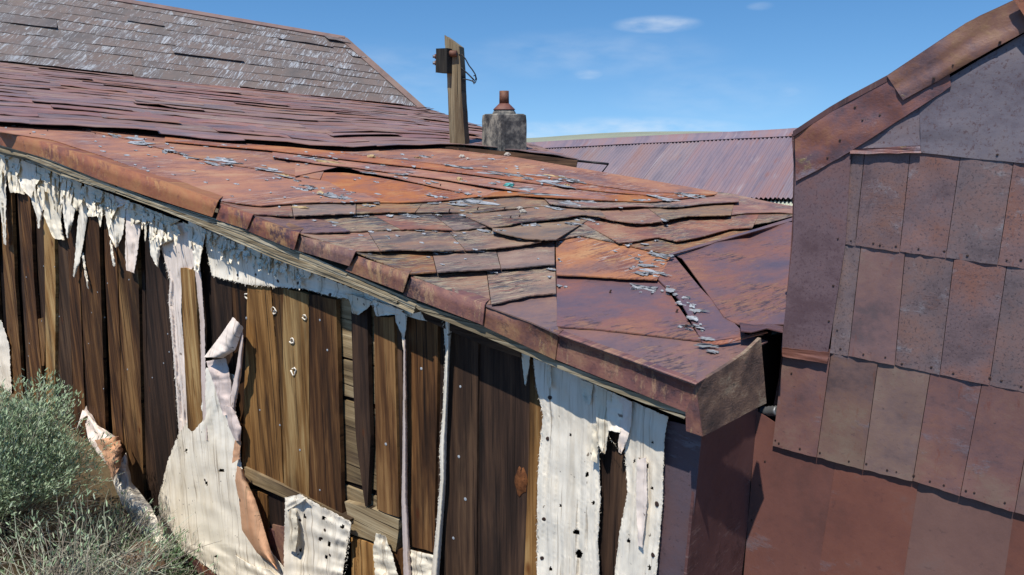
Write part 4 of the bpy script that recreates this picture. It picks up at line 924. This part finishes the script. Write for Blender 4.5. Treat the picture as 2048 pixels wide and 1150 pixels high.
# nails and grit on the roof
RS = surface([roof])
def roof_nails(pts, m, r):
    V = []; F = []; UV = []
    for (u, v, h) in pts:
        c, nn = cast(RS, u, v)
        if c is None: continue
        k0 = len(V)
        for z in (-.005, h*.7):
            for i in range(5):
                an = 2*math.pi*i/5; V.append(c+RF.n*z+Vector((r*math.cos(an)+.3*max(0, z), r*math.sin(an), 0))); UV.append((u*.01, v*.01))
        for i in range(5): F.append((k0+i, k0+(i+1) % 5, k0+5+(i+1) % 5, k0+5+i))
        F.append(tuple(k0+5+i for i in range(5)))
    o = mesh_obj('protruding_nails', V, F, UV, M[m], roof, False); o['kind'] = 'stuff'
roof_nails([(897, 425, .03), (954, 420, .026), (1008, 419, .022), (1038, 434, .02), (1226, 447, .02), (1020, 436, .02), (1070, 447, .02), (1219, 586, .02), (1352, 625, .02), (1370, 655, .016), (288, 280, .02), (306, 281, .02), (95, 262, .015), (39, 256, .015), (250, 266, .014), (60, 268, .01), (190, 268, .012), (750, 342, .02), (350, 306, .015), (880, 372, .02), (910, 408, .02)], 'nail_dark', .004)

# peeling flakes of the old coating, lying on the sheets
def flake_geo(u, v, wpx, hpx, curl=.006, ang=0):
    c, nn = cast(RS, u, v)
    if c is None: return None
    n = 18; sd = random.random()*50; V = []; F = []; FPn = Plane(RF.n, c)
    co, si = math.cos(ang), math.sin(ang)
    for ringk, rr in ((0, 0), (1, .6), (2, 1)):
        for i in range(1 if ringk == 0 else n):
            an = 2*math.pi*i/n; k = rr*max(.2, 1+.75*n1(i*1.1, sd)+.5*n1(i*2.7, sd+2)) if ringk else 0
            x = wpx/2*math.cos(an)*k; y = hpx/2*math.sin(an)*k
            x, y = x*co-y*si, x*si+y*co
            V.append(FPn.hit(u+x, v+y, .003+max(0, curl*rr*rr*(.4+.8*math.cos(an-1+sd)+.6*n1(i*.9, sd+7)))))
    for i in range(n): F.append((0, 1+i, 1+(i+1) % n)); F.append((1+i, 1+n+i, 1+n+(i+1) % n, 1+(i+1) % n))
    nb = len(V); V += [p-RF.n*.0018 for p in V]; F += [tuple(nb+q for q in reversed(f)) for f in F]
    for i in range(n): F.append((1+n+i, nb+1+n+i, nb+1+n+(i+1) % n, 1+n+(i+1) % n))
    if (V[F[0][1]]-V[F[0][0]]).cross(V[F[0][2]]-V[F[0][0]]).dot(RF.n) < 0: F = [tuple(reversed(f)) for f in F]
    return V, F
def flake(u, v, wpx, hpx, m='flake', curl=.008, ang=0):
    g_ = flake_geo(u, v, wpx, hpx, curl, ang)
    if g_: mesh_obj('peeling_flake', g_[0], g_[1], [RF.uv(q) for q in g_[0]], M[m], roof, False)
FL = [(1318, 510, 48, 10), (1275, 517, 22, 7), (1282, 523, 20, 6), (1292, 530, 30, 8), (1318, 520, 20, 6), (1262, 536, 14, 6), (1285, 547, 40, 9), (1300, 546, 26, 6), (1300, 575, 46, 9), (1270, 577, 14, 5), (1305, 584, 16, 7),
      (1340, 580, 26, 16), (1350, 588, 18, 8), (1352, 602, 24, 12), (1362, 606, 22, 10), (1374, 594, 20, 8), (1384, 612, 14, 12), (1390, 622, 24, 9), (1386, 636, 38, 11), (1392, 650, 24, 9), (1378, 658, 20, 8), (1400, 655, 14, 6), (1415, 677, 20, 10), (1412, 690, 26, 12), (1424, 702, 20, 10),
      (1117, 487, 12, 6), (1118, 517, 12, 5), (1119, 571, 14, 5), (1098, 553, 22, 5), (1102, 538, 14, 5), (985, 543, 16, 5), (952, 502, 20, 5), (887, 503, 16, 5), (1005, 461, 20, 6), (975, 461, 30, 6), (990, 464, 14, 5), (1070, 448, 16, 7), (1047, 450, 14, 6), (1140, 446, 36, 8), (1170, 437, 26, 6), (1190, 436, 20, 5), (1330, 441, 20, 6), (1355, 438, 24, 6), (840, 460, 20, 5), (870, 462, 18, 4), (738, 466, 12, 4), (775, 472, 12, 4), (795, 470, 8, 3),
      (848, 391, 30, 8), (885, 393, 36, 7), (936, 387, 24, 8), (912, 383, 20, 6), (865, 405, 40, 8), (905, 403, 44, 9), (950, 402, 60, 10), (980, 404, 36, 9), (920, 408, 26, 6), (760, 410, 50, 9), (735, 409, 30, 7), (710, 402, 36, 10), (690, 395, 40, 10), (660, 386, 34, 10), (630, 376, 34, 9), (612, 371, 20, 7), (700, 396, 20, 6),
      (730, 430, 36, 7), (780, 431, 44, 7), (820, 430, 30, 6), (850, 430, 26, 6), (880, 431, 22, 5), (925, 430, 20, 5), (650, 437, 20, 5), (668, 444, 30, 5), (560, 412, 18, 5), (600, 414, 20, 5), (1060, 383, 60, 8), (1085, 388, 60, 9), (1045, 377, 30, 7), (985, 366, 24, 6), (1000, 368, 20, 6), (925, 334, 34, 6), (900, 330, 24, 5), (1000, 345, 30, 5), (1030, 350, 36, 6), (1060, 357, 40, 6), (1090, 363, 36, 6), (1120, 369, 40, 6), (1150, 362, 30, 5), (1075, 346, 36, 5), (1110, 352, 40, 5), (1130, 356, 26, 5), (780, 330, 30, 5), (820, 337, 22, 4), (850, 312, 24, 5), (770, 338, 30, 5), (800, 348, 24, 4), (660, 324, 40, 7), (640, 322, 30, 6), (620, 316, 36, 6), (590, 312, 36, 5), (560, 311, 24, 5), (740, 346, 30, 5), (870, 364, 20, 5), (857, 366, 24, 5),
      (272, 277, 30, 7), (285, 286, 34, 9), (300, 292, 20, 6), (335, 300, 34, 8), (350, 303, 24, 6), (365, 307, 20, 6), (385, 315, 30, 6), (405, 318, 24, 5), (440, 320, 36, 7), (455, 327, 40, 7), (475, 330, 30, 6), (440, 330, 22, 5), (230, 270, 40, 7), (205, 262, 34, 7), (180, 256, 34, 8), (155, 252, 30, 8), (85, 249, 24, 6), (25, 250, 24, 5), (120, 252, 20, 5), (250, 256, 28, 7), (295, 258, 30, 6), (540, 340, 34, 6), (570, 352, 40, 7), (590, 360, 30, 6),
      (1230, 398, 40, 6), (1180, 402, 40, 6), (1280, 400, 40, 6), (1330, 396, 40, 7), (1380, 392, 44, 7), (1415, 388, 36, 7), (1360, 386, 30, 6), (1150, 408, 50, 8), (1130, 402, 40, 7), (1110, 416, 26, 6), (1290, 488, 24, 5), (1260, 487, 20, 4), (1315, 480, 20, 4)]
for (u, v, a, b) in FL:
    if v < 470 and random.random() < .25: continue
    for q in range(random.choice([1, 2, 3]) if a > 22 else 1):
        flake(u+random.uniform(-.4, .4)*a*q, v+random.uniform(-2, 2)*q, a*random.choice([.35, .6, .9, 1.4])*random.uniform(.8, 1.2), b*random.uniform(.3, .75), 'flake' if random.random() < .95 else 'flake_tan', .006, random.uniform(.02, .22))
CV = []; CF = []
def chip(u, v, a, b):
    g_ = flake_geo(u, v, a, b, .003, .15)
    if g_:
        k = len(CV); CV.extend(g_[0]); CF.extend([tuple(k+i for i in f) for f in g_[1]])
for (u, v, a, b) in FL:      # crumbs round the flakes
    for _ in range(1): chip(u+random.gauss(0, a*.6), v+random.gauss(0, 3.5), random.uniform(4, 10), random.uniform(1.5, 3.2))
for _ in range(80):
    u = random.uniform(60, 1050); vt = 258+u*.06; vb = min(396, 268+u*.33)
    chip(u, vt+(vb-vt)*random.random(), random.uniform(4, 13), random.uniform(1, 2.4))
for _ in range(25):
    u = random.uniform(640, 1300); chip(u, random.uniform(408, 530), random.uniform(4, 12), random.uniform(1.2, 2.6))
o = mesh_obj('coating_chips', CV, CF, [RF.uv(q) for q in CV], M['flake'], roof, False); o['kind'] = 'stuff'
# loose lumps and scraps lying on the roof
def on_roof(u, v, r, m, name, label, cat, sq=(1, 1, .7), seed=1, lift=.025):
    o = lump(name, (cast(RS, u, v)[0] or RF.hit(u, v))+Vector((0, 0, r*.4)), r, M[m], None, seed, sq); return tag(o, label, cat)
on_roof(1015, 312, .032, 'stone', 'mortar_lump', 'pale lump of mortar on the orange roof in front of the chimney', 'rubble', seed=2)
on_roof(924, 315, .024, 'stone', 'mortar_lump', 'small grey lump on the orange roof just right of the post foot', 'rubble', seed=5)
on_roof(935, 319, .016, 'stone', 'mortar_lump', 'tiny white crumb beside the grey lump near the post foot', 'rubble', seed=8)
on_roof(742, 315, .024, 'flake_tan', 'wood_chip', 'tan chip of wood lying on the orange roof left of the post', 'wood chip', (1.6, 1, .6), 3)
on_roof(919, 361, .020, 'flake_tan', 'wood_chip', 'small yellow block lying in the middle of the orange roof', 'wood chip', (1, 1, 1), 9)
on_roof(1017, 373, .024, 'turq', 'plastic_scrap', 'turquoise scrap caught in a slot of the orange roof', 'scrap', (1.4, .8, .6), 4)
on_roof(1039, 419, .018, 'stone', 'mortar_lump', 'upper of two joined pale lumps on the grey-brown roof sheets', 'rubble', seed=11)
on_roof(1046, 426, .020, 'stone', 'mortar_lump', 'lower of two joined pale lumps on the grey-brown roof sheets', 'rubble', seed=13)

# ------------------------------------------------------------------ clad building on the right
clad = thing('metal_clad_building', 'tall building clad in rusty flattened metal shingles at the right', 'building', RW.hit(1800, 800).xy.to_3d()+Vector((0, 0, -1.6)))
LE = [(1588, 268), (1592, 330), (1588, 480), (1568, 700), (1556, 812), (1519, 826), (1478, 1160), (1442, 1460)]
cw = patch('wall', LE, [(2500, -250), (2500, -100), (2500, 300), (2500, 800), (2500, 1200), (2500, 1600), (2500, 1900)], RW, -.02, M['black'], clad, 60, 6, .02)
back = -NW*6
g = [[RW.hit(q.x+1, q.y, -.03), RW.hit(q.x+1, q.y, -.03)+back] for q in resample(LE, 20)]
grid_mesh('side_wall', g, Vector((-NW.y, NW.x, 0)), .01, M['dark_metal'], clad, lambda p: (p.y, p.z), False)
g = []
for q in resample([(1586, 262), (1600, 254), (1640, 225), (1700, 190), (1772, 152), (1850, 100), (1940, 40), (2030, -1), (2500, -260)], 24):
    p = RW.hit(q.x, q.y, .03); g.append([p, p+back])
grid_mesh('roof', g, Vector((0, 0, 1)), .02, M['dark_metal'], clad, lambda p: (p.x, p.y), True)
def cl(A, B, m='clad', lift=(.012, .012), nu=6, nv=8, jag=.5, thick=.004, name='metal_shingle', amp=.004):
    sd = random.random()*70; la, lb = lift   # A left edge top->bottom, B right edge top->bottom ; lift grows to the free lower edge
    return patch(name, A, B, RW, lambda s, t: la+(lb-la)*s*s+amp*noise.noise(Vector((s*2.5, t*2.5, sd)))+.009*max(0, noise.noise(Vector((t*2.2, sd, 3))))*s**4+.003*noise.noise(Vector((s*7, t*6, sd))), M[m], cw, nv+4, nu+3, thick, jagA=jag*.4, jagB=jag*.4, jagS=.8, seed=sd)
# bottom tier of big plain sheets first, then each row overlaps the one below it
J4 = [((1514, 822), (1470, 1160)), ((1672, 920), (1635, 1160)), ((1839, 950), (1806, 1160)), ((2030, 1010), (2008, 1160)), ((2230, 1070), (2220, 1160)), ((2440, 1140), (2436, 1220))]
for i in range(5):
    (a, b), (c, d) = J4[i], J4[i+1]
    cl([a, b, (b[0]-45, 1460)], [c, d, (d[0]-30, 1560)], 'clad_red', (.002+.003*(i % 2), .004+.003*(i % 2)), jag=.3)
T3 = [(1566, 712), (1664, 698), (1758, 716), (1863, 736), (1967, 754), (2075, 775), (2190, 800), (2310, 826), (2440, 856)]
B3 = [(1545, 891), (1634, 914), (1727, 939), (1826, 962), (1921, 991), (2030, 1024), (2150, 1062), (2276, 1102), (2414, 1146)]
for i in range(8):
    cl([T3[i], B3[i]], [(T3[i+1][0]-1.3, T3[i+1][1]), (B3[i+1][0]-1.3, B3[i+1][1]+1)], 'clad_brown', (.010+.002*(i % 2), .020+.002*(i % 2)))
T2 = [(1685, 478), (1724, 480), (1812, 492), (1910, 505), (2016, 520), (2130, 538), (2250, 558), (2376, 580)]
B2 = [(1660, 706), (1697, 712), (1790, 730), (1880, 749), (1979, 770), (2090, 792), (2210, 818), (2340, 846)]
for i in range(7):
    cl([T2[i], B2[i]], [(T2[i+1][0]-1.3, T2[i+1][1]), (B2[i+1][0]-1.3, B2[i+1][1]+1)], 'clad_brown' if i == 1 else 'clad', (.011+.002*(i % 2), .015+.002*(i % 2)))
T1 = [(1703, 296), (1731, 296), (1822, 298), (1923, 304), (2030, 312), (2150, 326), (2270, 342), (2396, 360)]
B1 = [(1687, 487), (1711, 491), (1800, 503), (1892, 515), (1996, 529), (2110, 546), (2228, 566), (2352, 588)]
for i in range(7):
    cl([T1[i], B1[i]], [(T1[i+1][0]-1.3, T1[i+1][1]), (B1[i+1][0]-1.3, B1[i+1][1]+1)], 'clad', (.012+.002*(i % 2), .015+.002*(i % 2)))
cl([(1700, 290), (1700, 308)], [(1846, 200), (1843, 306)], 'pitted', (.016, .018))
cl([(1838, 190), (1842, 306)], [(2440, -160), (2440, 366)], 'pitted', (.017, .019), nu=12)
cl([(1700, 299), (1700, 308)], [(1840, 290), (1842, 306)], 'rake', (.026, .030), name='hem_strip')
# corner strip
cl([(1590, 330), (1586, 480), (1562, 700)], [(1702, 300), (1691, 487), (1656, 704)], 'pitted_red', (.018, .026), nv=14, name='corner_strip', amp=.003)
cl([(1562, 695), (1565, 713)], [(1658, 705), (1654, 728)], 'clad_red', (.03, .032), name='hem_strip')
# rake flashings
patch('rake_flashing', [(1589, 266), (1600, 255), (1640, 226), (1700, 191), (1772, 153), (1830, 118), (1890, 80)], [(1592, 362), (1640, 338), (1700, 303), (1760, 265), (1830, 220), (1880, 188), (1902, 172)], RW, lambda s, t: .026+.008*noise.noise(Vector((s*7, t*3, 2))), M['rake'], clad, 30, 8, .005, jagA=.8, jagB=.8)
patch('rake_flashing', [(1774, 152), (1850, 101), (1940, 41), (2030, 0), (2120, -50), (2300, -150), (2480, -250)], [(1806, 200), (1870, 165), (1950, 118), (2048, 64), (2130, 18), (2300, -80), (2480, -180)], RW, lambda s, t: .036+.010*noise.noise(Vector((s*9, t*3, 7))), M['rake'], clad, 30, 8, .005, jagA=.8, jagB=.6)
patch('rake_flashing', [(2026, -2), (2120, -60)], [(2062, 52), (2150, 0)], RW, .062, M['orange_fl'], clad, 6, 2, .005)
CS = surface([clad])
def rw_nails(pts, r, m): studs('nail_heads', pts, m, r, CS, cw, .003)
rw_nails([(1676, 477), (1667, 571), (1658, 642), (1702, 481), (1760, 490), (1747, 486), (1792, 492), (1837, 497), (1889, 502), (1935, 511), (2014, 520), (2042, 519), (1675, 660), (1681, 697), (1727, 708), (1771, 714), (1804, 727), (1863, 734), (1907, 746), (1980, 755), (2003, 761), (2043, 772), (1760, 230), (1680, 280), (1725, 240), (1655, 315), (1710, 214), (1995, 309), (1906, 130), (1868, 156), (2000, 84)], .0034, 'nail_dark')
rw_nails([(1551, 880), (1558, 886), (1600, 897), (1640, 905), (1698, 922), (1733, 927), (1775, 940), (1793, 943), (1828, 951), (1860, 962), (1888, 970), (1932, 981), (1949, 985), (2010, 1005), (1583, 746), (1530, 922), (1520, 970), (1504, 1040)], .0034, 'nail_dark')
cA = RW.hit(1512, 822, -.05); cB = RW.hit(1556, 822, .0)
tube('conduit', [cA.lerp(cB, i/14) for i in range(15)], .02, M['steel'], clad, 10, [.017+.004*(i % 2) for i in range(15)])

# ------------------------------------------------------------------ sagebrush, debris at the foot of the wall
def bush(name, label, base, height, spread, n_stem, leaves, mat, lean=(0, 0), dead=0, seed=1, leaf_len=(.018, .036), low=.25):
    rnd = random.Random(seed); root = thing(name, label, 'shrub', base); b0 = Vector(base)
    LV = []; LF = []; TV = []; TF = []
    def strand(p0, d, ln, r0, seg, droop, out_):
        p = Vector(p0); d = Vector(d).normalized(); pts = [p.copy()]
        for i in range(seg):
            d = (d + Vector((rnd.uniform(-.22, .22), rnd.uniform(-.22, .22), rnd.uniform(-.18, .18)-droop))).normalized(); p = p + d*ln/seg; pts.append(p.copy())
        for i, q in enumerate(pts):
            t = (pts[min(seg, i+1)]-pts[max(0, i-1)]).normalized(); x = t.cross(Vector((.2, .3, .9))).normalized(); y = t.cross(x); r = r0*(1-.75*i/seg); k = len(TV)
            for a in range(3): TV.append(q + x*r*math.cos(a*2.094)+y*r*math.sin(a*2.094))
            if i:
                for a in range(3): TF.append((k-3+a, k-3+(a+1) % 3, k+(a+1) % 3, k+a))
        return pts
    for s in range(n_stem):
        an = rnd.uniform(0, 2*math.pi); el = rnd.uniform(.08, 1.0)**.8; rad = math.sqrt(rnd.random())
        d = Vector((math.cos(an)*(1-el*.8)*spread+lean[0], math.sin(an)*(1-el*.8)*spread+lean[1], .35+el*height))
        start = b0 + Vector((math.cos(an)*rad*.18*spread, math.sin(an)*rad*.18*spread, -.02))
        pts = strand(start, d, d.length*rnd.uniform(.62, 1.0), .004, 7, .03, 0)
        tips = [pts[i] for i in range(7, 3, -1)]
        for tip in tips[:1+rnd.randint(1, 3)]:
            dd = (pts[-1]-pts[-3]).normalized()
            for _ in range(leaves):
                q = tip + Vector((rnd.gauss(0, .022), rnd.gauss(0, .022), rnd.gauss(0, .024)))
                ld = (dd + Vector((rnd.uniform(-1, 1), rnd.uniform(-1, 1), rnd.uniform(-.3, 1)))).normalized(); ln = rnd.uniform(*leaf_len)
                sd = ld.cross(Vector((rnd.uniform(-1, 1), rnd.uniform(-1, 1), rnd.uniform(-1, 1)))).normalized()*rnd.uniform(.0022, .0040); k = len(LV)
                LV.extend([q-sd*.5, q+sd*.5, q+ld*ln*.6+sd, q+ld*ln, q+ld*ln*.6-sd]); LF.append((k, k+1, k+2, k+3, k+4))
    for s in range(dead):
        an = rnd.uniform(0, 2*math.pi); rad = rnd.uniform(.05, 1)
        st = b0+Vector((math.cos(an)*rad*spread*.75+lean[0]*.4, math.sin(an)*rad*spread*.75+lean[1]*.4, rnd.uniform(-.05, height*low)))
        strand(st, (rnd.uniform(-1, 1), rnd.uniform(-1, 1), rnd.uniform(-.35, .8)), rnd.uniform(.15, .42), rnd.uniform(.0016, .0036), 6, .05, 0)
    mesh_obj('twigs', TV, TF, [(p.x, p.z) for p in TV], M['twig'], root, False)
    o = mesh_obj('foliage', LV, LF, [(p.x, p.z) for p in LV], M[mat], root, False)
    return root
def onground(u, v, Y):
    p = atY(u, v, Y); return p
gb_ = atY(10, 1130, 3.7); gb_.z = zg(gb_.x, gb_.y)
bush('sagebrush', 'large grey-green sagebrush in front of the boards at the left edge', gb_, .66, .56, 640, 21, 'sage', (-.04, .03), 700, 3)
g2 = atY(270, 1110, 3.75); g2.z = zg(g2.x, g2.y)
bush('sagebrush', 'small bright green sage sprig beside the torn felt at the foot of the wall', g2, .34, .36, 130, 16, 'sage2', (0, 0), 220, 9)
g3 = atY(110, 1210, 2.8); g3.z = zg(g3.x, g3.y)-.05
bush('dead_sagebrush', 'tangle of bare grey twigs at the bottom left corner', g3, .42, .6, 90, 5, 'sage', (0, 0), 1500, 17, low=.7)
g4 = atY(190, 1080, 3.95); g4.z = zg(g4.x, g4.y)
bush('dead_sagebrush', 'low mat of dead grey twigs between the sagebrush and the fallen felt', g4, .30, .42, 60, 6, 'sage', (0, 0), 900, 23, low=.8)
# crumpled felt fallen at the wall foot
def scrap(name, label, A, B, off, amp, m, nu=20, nv=8, bulge=.06):
    sd = random.random()*40
    FPn = Plane(NW+Vector((0, 0, .55)), W.hit(A[0][0], A[0][1], off))
    o = patch(name, A, B, FPn, lambda s, t: bulge*math.sin(math.pi*t)+amp*noise.noise(Vector((s*5, t*3, sd)))+amp*.5*noise.noise(Vector((s*13, t*7, sd))), M[m], None, nu, nv, .003, jagA=2.5, jagB=2.5, seed=sd, jf=.2)
    return tag(o, label, 'felt scrap')
scrap('felt_scrap', 'crumpled white felt roll slanting down the foot of the wall by the sage', [(222, 950), (240, 1000), (280, 1070), (312, 1110)], [(252, 905), (262, 965), (300, 1010), (332, 1080)], .12, .05, 'felt')
scrap('felt_scrap', 'torn pointed felt piece with tan folds above the sagebrush', [(152, 862), (166, 816), (176, 880), (215, 930)], [(172, 812), (195, 850), (240, 880), (240, 925)], .1, .05, 'felt_pink')
scrap('felt_scrap', 'salmon-brown curled felt piece under the pointed felt', [(190, 880), (215, 930), (226, 960)], [(236, 872), (244, 900), (240, 930)], .14, .03, 'felt_back')
scrap('felt_scrap', 'narrow white felt scrap standing in the twigs beside the big torn sheet', [(300, 1040), (305, 1090), (312, 1120)], [(318, 1030), (328, 1070), (330, 1110)], .1, .03, 'felt_cream', 10, 5, .03)
ck = atY(285, 1120, 3.7)
tag(lump('wood_chunk', ck, .10, wood('rotten_wood', [(.2, (84, 66, 48)), (.5, (134, 110, 84)), (.85, (168, 148, 120))], gs=(30, 6), knots=False), None, 6, (1.2, .7, 1.0), .5, 3), 'brown rotten chunk of wood at the foot of the wall below the felt', 'wood chunk')
print('objects', len(bpy.data.objects))
